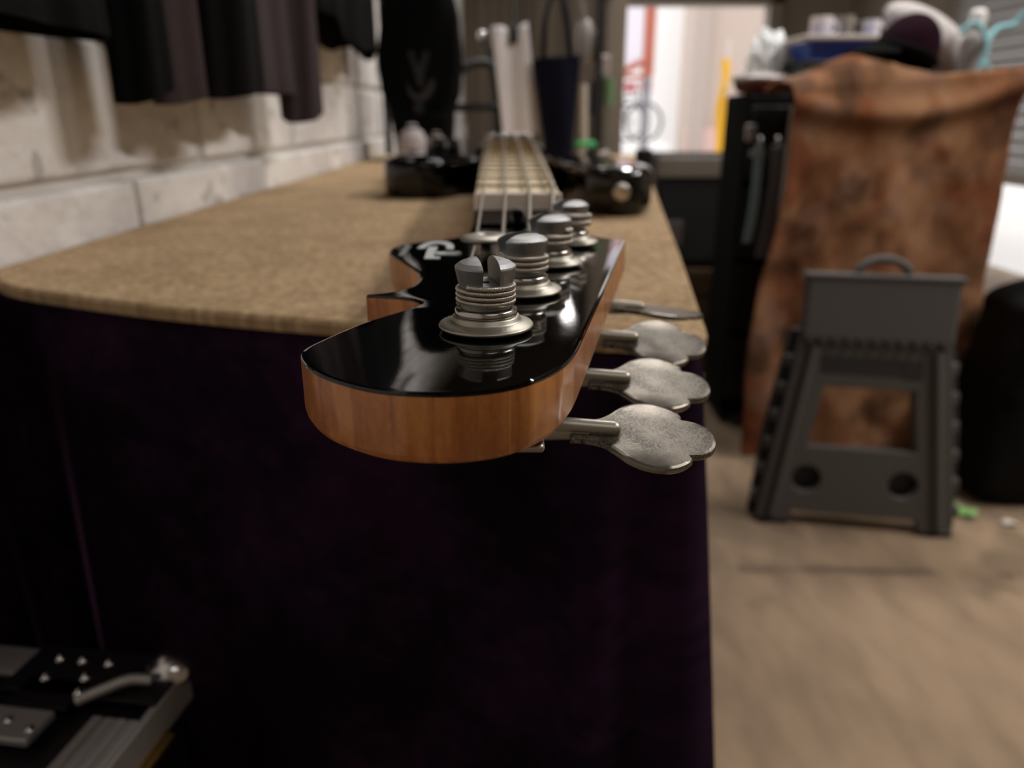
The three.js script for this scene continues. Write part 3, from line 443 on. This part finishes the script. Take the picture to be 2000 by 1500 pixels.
{ // green-headed brush, hanging bits of metal
  const b = thing('brush', 'pale handled brush with green head behind the right horn of the bass', 'brush', [0.19, TY, -2.08]);
  wpart(b, 'head', rbox(0.058, 0.038, 0.04, 0.190, TY + 0.021, -2.08, 0.015, 3), std({ color: 0x2f8a48, roughness: 0.7 }), 'green head');
  wpart(b, 'handle', bar([0.186, TY + 0.035, -2.08], [0.182, 0.875, -2.09], 0.009, 14), std({ color: 0xb9b0a4, roughness: 0.6 }));
  const k = thing('metal_ladle', 'oval grey metal scoop hanging beside the door jamb', 'tool', [0.21, 0.9, -2.3]);
  wpart(k, 'bowl', new THREE.SphereGeometry(1, 24, 18).scale(0.030, 0.062, 0.014).rotateZ(0.15).translate(0.203, 0.985, -2.27), M.aluminium);
  wpart(k, 'handle', tubeGeo([[0.196, 1.04, -2.27], [0.185, 1.09, -2.26], [0.19, 1.13, -2.252]], 0.006, 16, 8), M.aluminium);
  const h = thing('wooden_post', 'beige upright post beside the street doorway', 'post', [0.25, 0, -2.3]);
  wpart(h, 'upright', rbox(0.045, 1.4, 0.03, 0.292, 0.7, -2.32, 0.004), M.frameMetal);
  wpart(h, 'base_plate', rbox(0.09, 0.012, 0.09, 0.292, 0.006, -2.32, 0.003), M.frameMetal);
  const c = thing('glove', 'pinkish work glove hanging on the beige upright post', 'glove', [0.255, 0.85, -2.3]);
  wpart(c, 'palm', rbox(0.044, 0.055, 0.018, 0.248, 0.930, -2.287, 0.008, 3).applyMatrix4(new THREE.Matrix4()), std({ color: 0xa79894, roughness: 0.8 }));
  for (let k2 = 0; k2 < 4; k2++) wpart(c, 'finger', new THREE.CapsuleGeometry(0.0055, 0.03, 4, 8).translate(0.232 + k2 * 0.011, 0.893 - (k2 === 3 ? -0.006 : 0), -2.287), std({ color: 0xa79894, roughness: 0.8 }));
  const p = thing('hand_pump', 'small black and green hand pump hanging under the pinkish glove', 'tool', [0.23, 0.8, -2.3]);
  wpart(p, 'barrel', cyl(0.015, 0.018, 0.09, 0.232, 0.845, -2.285, 18), M.blackPlastic);
  wpart(p, 'bottle', cyl(0.015, 0.015, 0.07, 0.268, 0.862, -2.275, 18), std({ color: 0x6a8a60, roughness: 0.6 }));
}
{ // black peg with pale base beside the bass, at the table edge
  const p = thing('rubber_peg', 'small black rubber peg with pale base at the far table edge', 'peg', [0.196, TY, -1.19]);
  part(p, 'base', lathe([[0.0001, 0], [0.016, 0], [0.016, 0.012], [0.012, 0.016], [0.008, 0.028], [0.0001, 0.028]], 24), M.steel);
  part(p, 'head', rbox(0.024, 0.026, 0.024, 0, 0.040, 0, 0.006, 3), M.blackPlastic);
}

// ================================================================ RIGHT SIDE
{ // speaker cabinet on a crate
  const a = thing('speaker_cabinet', 'dark grey speaker cabinet with pale top band behind the table', 'speaker', [0.56, 0.345, -2.55]);
  wpart(a, 'cabinet', rbox(0.28, 0.34, 0.26, 0.58, 0.517, -2.54, 0.012, 3), std({ color: 0x2b2b2b, roughness: 0.8 }));
  wpart(a, 'top_band', rbox(0.276, 0.060, 0.012, 0.58, 0.652, -2.408, 0.004), std({ color: 0x8f8478, roughness: 0.5 }), 'pale top band');
  wpart(a, 'grille', rbox(0.25, 0.24, 0.008, 0.58, 0.49, -2.408, 0.003), std({ color: 0x242424, roughness: 0.95, bumpMap: rep(tWeave, 8, 8), bumpScale: 0.001 }));
  wpart(a, 'name_plate', rbox(0.055, 0.075, 0.004, 0.500, 0.455, -2.402, 0.002), std({ color: 0x78706e, roughness: 0.5 }), 'pale plate');
  const c = thing('wooden_crate', 'brown wooden crate under the dark grey speaker cabinet', 'crate', [0.58, 0, -2.54]);
  const mw = std({ color: 0x4f3a1e, roughness: 0.8 });
  for (let k = 0; k < 4; k++) wpart(c, 'slat', rbox(0.32, 0.075, 0.012, 0.58, 0.045 + k * 0.084, -2.395, 0.003), mw);
  for (let k = 0; k < 4; k++) wpart(c, 'slat', rbox(0.012, 0.075, 0.28, 0.414, 0.045 + k * 0.084, -2.54, 0.003), mw);
  wpart(c, 'top_board', rbox(0.34, 0.014, 0.30, 0.58, 0.337, -2.54, 0.003), mw);
  wpart(c, 'back_panel', box(0.32, 0.33, 0.012, 0.58, 0.165, -2.685), mw);
  wpart(c, 'side_panel', box(0.012, 0.33, 0.28, 0.746, 0.165, -2.54), mw);
}
{ // tall black equipment rack
  const r = thing('equipment_rack', 'tall narrow black equipment rack left of the tie dyed cloth', 'rack', [0.62, 0, -2.08]);
  wpart(r, 'case', rbox(0.105, 0.83, 0.22, 0.622, 0.435, -2.075, 0.012, 3), M.blackRough);
  for (const [x, z] of [[0.585, -1.99], [0.66, -1.99], [0.585, -2.16], [0.66, -2.16]]) wpart(r, 'foot', cyl(0.012, 0.014, 0.022, x, 0.011, z, 14), M.blackPlastic);
  for (let k = 0; k < 4; k++) wpart(r, 'front_panel', rbox(0.09, 0.17, 0.008, 0.622, 0.16 + k * 0.192, -1.962, 0.003), M.blackPlastic);
  wpart(r, 'latch', rbox(0.026, 0.040, 0.014, 0.578, 0.760, -1.956, 0.006), M.aluminium, 'bright metal latch');
  wpart(r, 'latch', rbox(0.040, 0.018, 0.014, 0.600, 0.712, -1.956, 0.006), M.aluminium, 'bright metal latch');
  const d = thing('metal_pan', 'shallow silver rimmed pan on top of the black equipment rack', 'pan', [0.615, 0.851, -2.04]);
  part(d, 'bowl', lathe([[0.0001, 0], [0.050, 0], [0.062, 0.012], [0.064, 0.030], [0.061, 0.030], [0.058, 0.012], [0.0001, 0.006]], 40), std({ color: 0x5a201c, roughness: 0.6 }), 'dark red side');
  part(d, 'rim', new THREE.TorusGeometry(0.0635, 0.007, 10, 48).rotateX(Math.PI / 2).translate(0, 0.033, 0), M.aluminium, 'silver rim');
  part(d, 'lid', lathe([[0.0635, 0.034], [0.05, 0.044], [0.02, 0.05], [0.0001, 0.051]].reverse(), 40), M.aluminium);
  for (const [x, w, c, y1, lab] of [[0.598, 0.020, 0x9ab2ba, 0.50, 'pale blue grey strap hanging on the black rack'], [0.640, 0.030, 0x77787a, 0.46, 'darker grey strap hanging next to the pale blue one']]) {
    const s = thing('strap', lab, 'strap', [x, 0.5, -1.94], 'straps on the rack');
    wpart(s, 'webbing', sheet(6, 30, (u, v) => [x - 0.012 * v * v + (u - 0.5) * w, lerp(0.732, y1, v), -1.930 + 0.008 * Math.sin(v * 4 + x * 40)], 0.004), std({ color: c, roughness: 0.8 }));
    wpart(s, 'hook', tubeGeo([[x, 0.725, -1.930], [x, 0.745, -1.934], [x, 0.750, -1.946], [x, 0.742, -1.953]], 0.004, 16, 8), M.aluminium);
  }
}
{ // wire shelf under the cloth
  const r = thing('shelf_unit', 'low black shelf unit hidden under the tie dyed cloth', 'shelf', [0.86, 0, -2.0]);
  for (const x of [0.70, 1.07]) for (const z of [-1.80, -2.15]) wpart(r, 'post', bar([x, 0, z], [x, 0.845, z], 0.012, 12), M.blackMetal);
  for (const y of [0.12, 0.48, 0.835]) wpart(r, 'shelf', rbox(0.40, 0.02, 0.38, 0.885, y, -1.975, 0.004), M.blackMetal);
}
{ // tie-dyed cloth: top panel, roll over the front edge, long fall to the floor
  const c = thing('tie_dyed_cloth', 'rust brown tie dyed cloth draped over the shelf behind the step stool', 'cloth', [0.83, 0, -1.76]);
  const noise = (u, v) => fbm(u * 0.5, v * 0.5, 8, 3, 201) - 0.5;
  const g = sheet(90, 120, (s, v) => {
    const x0 = lerp(0.592, 0.555, smooth(0.2, 1, v)), x1 = lerp(1.085, 1.075, v), x = lerp(x0, x1, s), hump = 0.055 * Math.exp(-(((s - 0.33) / 0.22) ** 2)) + 0.012;
    if (v < 0.2) { const t = v / 0.2; return [x, 0.852 + hump * Math.sin(Math.PI * Math.min(1, t * 0.98 + 0.02) * 0.85) + 0.010 * noise(s * 2, t) + 0.03 * s * t, lerp(-1.93, -1.745, t)]; }
    const t = (v - 0.2) / 0.8, yt = 0.842 + 0.042 * s + 0.012, roll = 0.022 * Math.exp(-(((t - 0.035 - 0.05 * Math.sin(Math.PI * s)) / 0.03) ** 2));
    const diag = Math.sin((s * 7.0 + t * 4.2) * 1.7 + 0.6) * 0.010 * smooth(0.03, 0.25, t) + Math.sin((s * 15 - t * 6) * 1.3) * 0.005 * smooth(0.05, 0.3, t) + 0.03 * noise(s * 1.5, t * 1.5) * smooth(0.02, 0.2, t);
    return [x + 0.01 * Math.sin(t * 7 + s * 3), lerp(yt, 0.012, t), -1.738 + roll + diag + 0.012 * t];
  }, 0.004, [0.9, 1.7]);
  wpart(c, 'sheet', g, M.tieDye);
}
{ // folded plastic step stool leaning on the cloth
  const s = thing('step_stool', 'grey plastic folding step stool, folded flat, leaning against the tie dyed cloth', 'stool', [0.695, 0, -1.395], undefined, -0.19);
  const tilt = -0.10, T = (g) => g.rotateX(tilt);
  const frame = new THREE.Shape([[-0.187, 0], [-0.128, 0], [-0.122, 0.030], [0.122, 0.030], [0.128, 0], [0.187, 0], [0.176, 0.09], [0.158, 0.22], [0.134, 0.385], [-0.134, 0.385], [-0.158, 0.22], [-0.176, 0.09]].map((p) => new THREE.Vector2(...p)));
  const win = new THREE.Path([[-0.105, 0.165], [0.105, 0.165], [0.086, 0.295], [-0.086, 0.295]].map((p) => new THREE.Vector2(...p))); frame.holes.push(win);
  for (const x of [-0.098, 0.086]) { const h = new THREE.Path(); h.absarc(x, 0.098, 0.031, 0, Math.PI * 2, true); frame.holes.push(h); }
  part(s, 'front_leg_frame', T(new THREE.ExtrudeGeometry(frame, { depth: 0.016, bevelEnabled: true, bevelSize: 0.003, bevelThickness: 0.003, bevelSegments: 2, curveSegments: 24 }).translate(0, 0.003, -0.008)), M.greyPlastic);
  const rear = new THREE.Shape([[-0.200, 0.012], [-0.150, 0.012], [-0.150, 0.055], [0.150, 0.055], [0.150, 0.012], [0.200, 0.012], [0.184, 0.2], [0.150, 0.40], [-0.150, 0.40], [-0.184, 0.2]].map((p) => new THREE.Vector2(...p)));
  const win2 = new THREE.Path([[-0.11, 0.15], [0.11, 0.15], [0.09, 0.30], [-0.09, 0.30]].map((p) => new THREE.Vector2(...p))); rear.holes.push(win2);
  part(s, 'rear_leg_frame', T(new THREE.ExtrudeGeometry(rear, { depth: 0.016, bevelEnabled: true, bevelSize: 0.002, bevelThickness: 0.002, bevelSegments: 1 }).translate(0, 0, -0.040)), M.greyDark);
  for (const [a, b] of [[[-0.160, 0.02], [-0.112, 0.375]], [[0.160, 0.02], [0.112, 0.375]]]) part(s, 'rib', T(bar([a[0], a[1], 0.012], [b[0], b[1], 0.012], 0.010, 10)), M.greyPlastic);
  for (let k = 0; k < 6; k++) for (const d of [-1, 1]) part(s, 'edge_lug', T(rbox(0.018, 0.024, 0.02, d * (0.192 - k * 0.0082), 0.05 + k * 0.058, -0.012, 0.004)), M.greyPlastic);
  part(s, 'label_recess', T(rbox(0.15, 0.036, 0.004, -0.02, 0.34, 0.010, 0.001)), M.greyDark);
  part(s, 'label_recess', T(rbox(0.036, 0.036, 0.006, 0.075, 0.338, 0.010, 0.001)), M.greyDark);
  const seat = part(s, 'seat_panel', T(rbox(0.276, 0.128, 0.03, 0, 0.452, 0.004, 0.008, 3)), M.greyPlastic);
  for (let k = 0; k < 11; k++) part(seat, 'edge_tooth', T(rbox(0.016, 0.010, 0.034, -0.122 + k * 0.0244, 0.386, 0.004, 0.003)), M.greyDark);
  part(seat, 'lip', T(rbox(0.286, 0.012, 0.036, 0, 0.512, 0.004, 0.005)), M.greyPlastic);
  part(seat, 'carry_handle', T(tubeGeo([[-0.048, 0.508, 0.004], [-0.042, 0.528, 0.004], [-0.022, 0.542, 0.004], [0, 0.546, 0.004], [0.022, 0.542, 0.004], [0.042, 0.528, 0.004], [0.048, 0.508, 0.004]], 0.008, 30, 10)), M.greyPlastic);
  for (const x of [-0.156, 0.156]) part(s, 'rubber_foot', T(rbox(0.062, 0.012, 0.03, x, 0.006, -0.002, 0.003)), M.blackPlastic);
}
{ // things on top of the shelf
  const c = thing('plastic_crate', 'low grey plastic crate under the blue tray', 'crate', [0.80, 0.846, -2.05]);
  part(c, 'shell', rbox(0.20, 0.07, 0.16, 0, 0.036, 0, 0.008), std({ color: 0x3e4a42, roughness: 0.7 }));
  part(c, 'rim', rbox(0.21, 0.012, 0.17, 0, 0.072, 0, 0.005), M.blackPlastic);
  const t = thing('tray', 'bright blue plastic tray with pale rim on the low crate', 'tray', [0.80, 0.925, -2.05]);
  const tr = [[-0.085, -0.06], [0.085, -0.06], [0.085, 0.06], [-0.085, 0.06]];
  part(t, 'bowl', slab(tr, [[0, 0], [-0.020, 0.042]]), std({ color: 0x2a4aa0, roughness: 0.5 }), 'blue sides');
  part(t, 'rim', merge([rbox(0.24, 0.012, 0.014, 0, 0.047, 0.088, 0.004), rbox(0.24, 0.012, 0.014, 0, 0.047, -0.088, 0.004), rbox(0.014, 0.012, 0.18, 0.113, 0.047, 0, 0.004), rbox(0.014, 0.012, 0.18, -0.113, 0.047, 0, 0.004)]), std({ color: 0xb8ada2, roughness: 0.6 }), 'pale rim');
  const wh = std({ color: 0xded6d2, roughness: 0.5 }), gl = std({ color: 0x8d8272, roughness: 0.35 });
  for (const [x, z, r, h, m, lab] of [[-0.055, 0.02, 0.026, 0.055, wh, 'white cup standing at the left end of the blue tray'], [0.075, 0.0, 0.020, 0.05, wh, 'small white cup at the right end of the blue tray'], [0.012, -0.01, 0.022, 0.06, gl, 'brown glazed cup in the middle of the blue tray']]) {
    const k = thing('cup', lab, 'cup', [0.80 + x, 0.968, -2.05 + z], 'cups in the blue tray');
    part(k, 'body', lathe([[0.0001, 0], [r * 0.7, 0], [r, h * 0.35], [r, h], [r * 0.9, h], [r * 0.85, h * 0.3], [0.0001, h * 0.15]], 28), m);
    part(k, 'handle', new THREE.TorusGeometry(h * 0.26, 0.003, 8, 20).translate(r * 1.05, h * 0.55, 0), m);
  }
  const wp = thing('plastic_bag', 'crumpled white plastic bag heap between pan and blue tray', 'bag', [0.652, 0.850, -2.14]);
  part(wp, 'heap', new THREE.IcosahedronGeometry(0.055, 5).applyMatrix4(new THREE.Matrix4()), std({ color: 0xd8dada, roughness: 0.5 }));
  { const p = wp.children[0].geometry.attributes.position; for (let i = 0; i < p.count; i++) { const v = V(p.getX(i), p.getY(i), p.getZ(i)).normalize(), n = fbm(v.x * 0.3 + 0.5, v.y * 0.3 + v.z * 0.21 + 0.5, 10, 3, 301); const r = 0.038 + 0.045 * n; p.setXYZ(i, v.x * r * 0.7, 0.075 + v.y * r * 1.45, v.z * r * 0.8); } wp.children[0].geometry.computeVertexNormals(); }
  // cap
  const k = thing('baseball_cap', 'black cap with dark red crown on the tie dyed cloth', 'cap', [0.85, 0.915, -1.83]);
  const cg = new THREE.SphereGeometry(1, 36, 20, 0, Math.PI * 2, 0, Math.PI * 0.55).scale(0.066, 0.085, 0.075).rotateZ(-0.35).translate(0.012, 0.012, 0);
  part(k, 'crown', cg, phy({ specularIntensity: 0.15, color: 0x1c0811, roughness: 0.95 }), 'dark red crown');
  part(k, 'brim', sheet(20, 10, (s, v) => { const a = lerp(Math.PI * 0.62, Math.PI * 1.38, s), r = lerp(0.060, 0.115, v * (1 - 0.35 * Math.abs(s - 0.5) * 2)); return [r * Math.cos(a), 0.014 + 0.02 * (1 - v) - 0.012 * Math.abs(s - 0.5), r * Math.sin(a) * 0.9]; }, 0.004), M.blackCloth);
  part(k, 'band', new THREE.TorusGeometry(0.066, 0.008, 8, 40).scale(1, 1.12, 1).rotateX(Math.PI / 2).rotateZ(-0.35).translate(0.010, 0.012, 0), M.blackCloth);
  // white cushion
  const q = thing('cushion', 'pale grey cushion slumped behind the black cap', 'cushion', [1.025, 0.85, -2.06]);
  part(q, 'cover', new THREE.SphereGeometry(1, 40, 24).scale(0.135, 0.055, 0.06).rotateZ(-0.55).translate(0, 0.125, 0), std({ color: 0xb5aeac, roughness: 0.9 }));
  part(q, 'piping', new THREE.TorusGeometry(1, 0.03, 8, 60).scale(0.135, 0.055, 0.1).rotateZ(-0.55).translate(0, 0.125, 0), std({ color: 0xa39c9a, roughness: 0.9 }));
  // teal ribbon bundle
  const tl = thing('ribbon_bundle', 'looped pale teal ribbon on the right end of the shelf', 'ribbon', [1.06, 0.85, -1.9]);
  const mt = std({ color: 0x7fb2ba, roughness: 0.6 });
  for (const p of [[[-0.05, 0.125, 0], [-0.02, 0.145, 0.01], [0.01, 0.10, 0.02], [0.0, 0.03, 0.02]], [[0.005, 0.10, 0.02], [0.035, 0.135, 0], [0.075, 0.145, -0.01], [0.095, 0.17, 0]], [[-0.015, 0.02, 0.02], [0.01, 0.06, 0.03], [0.035, 0.02, 0.02]]]) part(tl, 'loop', tubeGeo(p, 0.0065, 30, 8).scale(1, 1, 0.7), mt);
  const hg = thing('bottle', 'white and grey bottle standing among the teal ribbon', 'bottle', [1.075, 0.85, -1.95]);
  part(hg, 'body', lathe([[0.0001, 0], [0.026, 0], [0.028, 0.01], [0.028, 0.11], [0.018, 0.135], [0.0001, 0.136]], 28), std({ color: 0x77716e, roughness: 0.5 }));
  part(hg, 'cap', lathe([[0.0001, 0.134], [0.017, 0.134], [0.018, 0.172], [0.012, 0.18], [0.0001, 0.181]], 28), std({ color: 0xe0dbd8, roughness: 0.5 }), 'white cap');
}
{ // black sack on the floor at the right
  const b = thing('refuse_sack', 'large black sack standing on the floor at the right edge', 'sack', [1.32, 0, -1.59]);
  const g = sheet(80, 44, (s, v) => { const a = -s * Math.PI * 2, y = v, rr = v < 0.06 ? lerp(0.90, 1, v / 0.06) : (v > 0.86 ? Math.sqrt(Math.max(0.0004, 1 - ((v - 0.86) / 0.14) ** 2)) : 1), x = Math.cos(a), z = Math.sin(a), p = 0.28, n = 1 + 0.035 * (fbm(s, v, 8, 4, 401) - 0.5) * 2; return [0.06 * v + 0.325 * rr * n * Math.sign(x) * Math.pow(Math.abs(x), p), 0.004 + 0.49 * y + 0.03 * (fbm(s, 0.5, 9, 3, 405) - 0.5) * smooth(0.7, 0.9, v), 0.12 * rr * n * Math.sign(z) * Math.pow(Math.abs(z), p)]; }, 0.003, [2, 1], true);
  part(b, 'bag', g, phy({ specularIntensity: 0.3, color: 0x050505, roughness: 0.65, bumpMap: rep(tPaintB, 2, 2), bumpScale: 0.003 }));
  part(b, 'tied_neck', lathe([[0.05, 0.48], [0.018, 0.505], [0.016, 0.515], [0.035, 0.545], [0.03, 0.55], [0.0001, 0.53]], 24).translate(-0.05, 0, 0), std({ color: 0x0c0c0c, roughness: 0.6 }));
}
{ // scraps on the floor
  const g = thing('tape_scrap', 'small scrap of light green tape on the floor', 'scrap', [0.948, 0.0, -1.452]);
  part(g, 'strip', sheet(12, 6, (s, v) => [(s - 0.5) * 0.045 + (v - 0.5) * 0.018, 0.006 + 0.006 * Math.sin(s * 5) ** 2 + 0.004 * v, (s - 0.5) * 0.05 - (v - 0.5) * 0.02], 0.003), std({ color: 0x7fae62, roughness: 0.7 }));
  const w = thing('paper_scrap', 'tiny white paper scrap on the floor near the black sack', 'scrap', [1.03, 0.0, -1.405]);
  part(w, 'flake', sheet(8, 5, (s, v) => [(s - 0.5) * 0.03, 0.004 + 0.004 * Math.sin(s * 4), (v - 0.5) * 0.02], 0.002), std({ color: 0xc9bfb4, roughness: 0.8 }));
}

// ================================================================ FLIGHT CASE, LOWER LEFT
{
  const top = 0.701, c = thing('flight_case', 'black flight case with riveted aluminium edging and ball corner in front of the table', 'case', [-0.188, 0, -0.363], undefined, -0.14);
  // local frame: the back right corner of the lid at the origin, x to the right, z towards the camera
  c.scale.setScalar(0.713);
  const W = 0.22, D = 0.36, cx = -W / 2, cz = D / 2;
  part(c, 'body', rbox(W - 0.01, top - 0.01, D - 0.01, cx, (top - 0.01) / 2, cz, 0.004), std({ color: 0x0b0a0c, roughness: 0.5 }));
  const al = M.aluminium;
  part(c, 'edge_strip', merge([rbox(W, 0.006, 0.030, cx, top - 0.002, 0.012, 0.002), rbox(W, 0.03, 0.006, cx, top - 0.015, -0.001, 0.002)]), al, 'aluminium edging');
  const side = [rbox(0.006, 0.03, D, 0.001, top - 0.015, cz, 0.002)]; for (let k = 0; k < 4; k++) side.push(rbox(0.0085, 0.004 + (k % 2) * 0.0006, D - 0.05, -0.005 - k * 0.0093, top - 0.001, cz + 0.035, 0.0015));
  part(c, 'edge_strip', merge(side), al, 'ribbed aluminium edging');
  part(c, 'inner_panel', rbox(W - 0.07, 0.004, 0.03, cx - 0.04, top - 0.004, 0.045, 0.001), std({ color: 0x060606, roughness: 0.4 }));
  part(c, 'edge_strip', rbox(W - 0.06, 0.007, 0.030, cx - 0.035, top + 0.001, 0.078, 0.002), al, 'aluminium edging');
  const plate = std({ color: 0x242021, metalness: 0.6, roughness: 0.45 });
  part(c, 'corner_plate', merge([rbox(0.13, 0.003, 0.052, -0.062, top + 0.0015, 0.020, 0.001), rbox(0.05, 0.003, 0.03, -0.085, top + 0.0015, 0.045, 0.001)]), plate, 'dark riveted plate');
  const rv = lathe([[0.0001, 0.0032], [0.0022, 0.0028], [0.0040, 0.0012], [0.0045, 0]].reverse(), 18);
  for (const [x, z] of [[-0.103, 0.008], [-0.083, 0.008], [-0.060, 0.008], [-0.099, 0.030], [-0.068, 0.026], [-0.062, 0.042], [-0.115, 0.076], [-0.093, 0.076], [-0.071, 0.082], [-0.13, 0.105], [-0.105, 0.11]]) part(c, 'rivet', rv, M.chrome).position.set(x, top + 0.003, z);
  part(c, 'ball_corner', new THREE.SphereGeometry(0.017, 32, 20).scale(1.15, 0.8, 1).translate(-0.008, top + 0.002, 0.006), std({ color: 0xd2d0ce, metalness: 1, roughness: 0.24 }), 'shiny ball corner');
  part(c, 'latch_arm', tubeGeo([[-0.055, top + 0.006, 0.054], [-0.040, top + 0.009, 0.043], [-0.024, top + 0.011, 0.032], [-0.010, top + 0.009, 0.028]], 0.0042, 24, 10), al, 'curved latch arm');
  part(c, 'latch_plate', rbox(0.02, 0.006, 0.06, 0.0015, top - 0.03, 0.07, 0.002).rotateZ(0), M.brass);
  for (let k = 0; k < 3; k++) part(c, 'rivet', rv, M.steel).position.set(-0.008, top - 0.006, 0.1 + k * 0.05);
}

// ================================================================ THE STREET
{
  const g = structure('ground_street'); g.name = 'pavement'; part(g, 'slab', box(14, 0.1, 12, 2, -0.06, ZB - 6.12), std({ color: 0xd0ccc6, roughness: 0.95 }));
  part(g, 'slab', box(5, 0.1, 6.3, XR + 0.15 + 2.5, -0.06, -3.0), std({ color: 0xd0ccc6, roughness: 0.95 }));
  const b = thing('street_building', 'pale beige building across the street', 'building', [4.4, 0, -15]);
  wpart(b, 'wall', box(3.5, 4.5, 1.0, 4.95, 2.25, -15.2), std({ color: 0xb4a397, roughness: 0.95 }));
  wpart(b, 'pilaster', box(0.25, 4.5, 0.3, 3.32, 2.25, -14.7), std({ color: 0xa89a90, roughness: 0.95 }));
  wpart(b, 'plinth', box(3.55, 0.6, 0.1, 4.95, 0.3, -14.68), std({ color: 0xc9a9a2, roughness: 0.95 }));
  const w = thing('white_wall', 'bright white wall between sign frame and beige building', 'wall', [2.7, 0, -16.5]);
  wpart(w, 'panel', box(2.2, 4.2, 0.25, 2.55, 2.1, -16.6), std({ color: 0xf2f2f0, roughness: 0.9 }));
  wpart(w, 'coping', box(2.3, 0.12, 0.35, 2.55, 4.25, -16.6), std({ color: 0xe8e8e8, roughness: 0.9 }));
  const s = thing('sign_frame', 'white sign board in a red steel frame outside the doorway', 'sign', [1.62, 0, -11]);
  const red = std({ color: 0xa85c48, roughness: 0.6 });
  wpart(s, 'board', rbox(0.44, 1.6, 0.03, 1.56, 2.22, -11, 0.004), std({ color: 0xd6d0d6, roughness: 0.6 }));
  wpart(s, 'post', rbox(0.15, 1.75, 0.06, 1.80, 2.175, -11, 0.006), red);
  wpart(s, 'lower_post', rbox(0.10, 1.31, 0.06, 1.80, 0.65, -11, 0.006), std({ color: 0x77747a, roughness: 0.6 }));
  wpart(s, 'brace', bar([1.28, 1.28, -10.97], [1.80, 1.50, -10.97], 0.045), red);
  wpart(s, 'rail', rbox(0.62, 0.06, 0.05, 1.55, 1.30, -11, 0.006), red);
  wpart(s, 'post', rbox(0.06, 3.05, 0.06, 1.28, 1.525, -11, 0.006), red);
  const p = thing('loading_platform', 'low white platform outside the doorway', 'platform', [1.5, 0, -12.2]);
  wpart(p, 'deck', rbox(1.6, 0.42, 1.5, 1.5, 0.21, -12.5, 0.02), std({ color: 0xe8e6e2, roughness: 0.9 }));
  const k = thing('bicycle', 'grey bicycle with red bags parked outside the doorway', 'bicycle', [1.6, 0.42, -12.1]);
  const gm = std({ color: 0x55565c, metalness: 0.4, roughness: 0.4 }), wheel = new THREE.TorusGeometry(0.27, 0.02, 10, 48);
  for (const x of [-0.36, 0.36]) { const wl = part(k, 'wheel', wheel, M.blackPlastic); wl.position.set(x, 0.29, 0); for (let q = 0; q < 8; q++) { const a = q * Math.PI / 8; part(wl, 'spoke', bar([0.26 * Math.cos(a), 0.26 * Math.sin(a), 0], [-0.26 * Math.cos(a), -0.26 * Math.sin(a), 0], 0.003, 5), gm); } }
  part(k, 'frame', merge([bar([-0.36, 0.29, 0], [0.0, 0.30, 0], 0.014), bar([0, 0.30, 0], [-0.12, 0.68, 0], 0.016), bar([-0.36, 0.29, 0], [-0.10, 0.62, 0], 0.012), bar([-0.10, 0.62, 0], [0.26, 0.66, 0], 0.016), bar([0, 0.30, 0], [0.26, 0.60, 0], 0.016), bar([0.24, 0.78, 0], [0.36, 0.29, 0], 0.014)]), gm);
  part(k, 'saddle', rbox(0.22, 0.05, 0.12, -0.13, 0.72, 0, 0.02), M.blackPlastic);
  part(k, 'handlebar', tubeGeo([[0.16, 0.82, 0.25], [0.24, 0.84, 0.1], [0.24, 0.84, -0.1], [0.16, 0.82, -0.25]], 0.012, 24, 8), gm);
  part(k, 'headlamp_shell', new THREE.SphereGeometry(0.045, 18, 12).translate(0.30, 0.74, 0.06), M.chrome);
  part(k, 'pannier', rbox(0.22, 0.20, 0.12, -0.30, 0.62, 0.11, 0.03), std({ color: 0xa83a38, roughness: 0.7 }), 'red bag');
  part(k, 'basket', rbox(0.16, 0.16, 0.22, 0.36, 0.80, 0.02, 0.02), std({ color: 0xb86a70, roughness: 0.7 }), 'pink bag');
  const k2 = k.clone(); k2.name = numbered('bicycle'); k2.position.set(1.46, 0.42, -12.75); k2.rotation.y = 0.12; k2.userData = { label: 'second grey bicycle parked behind the one with red bags', category: 'bicycle' }; scene.add(k2);
  const y = thing('banner_pole', 'tall yellow banner on a pole beside the equipment rack outside', 'banner', [2.20, 0, -8.6]);
  wpart(y, 'pole', bar([2.235, 0.05, -8.62], [2.235, 1.55, -8.62], 0.012), M.steel);
  wpart(y, 'banner', sheet(10, 30, (u, v) => [2.16 + u * 0.10 + 0.015 * Math.sin(v * 9), lerp(1.36, 0.42, v), -8.6 + 0.02 * Math.sin(u * 4 + v * 6)], 0.004), std({ color: 0xe0a81c, roughness: 0.7 }), 'yellow cloth');
  wpart(y, 'base', lathe([[0.0001, 0], [0.16, 0], [0.16, 0.10], [0.10, 0.16], [0.0001, 0.17]], 28).translate(2.235, -0.01, -8.62), std({ color: 0x5a66c8, roughness: 0.5 }), 'blue weighted base');
}
renderer.render(scene, camera);
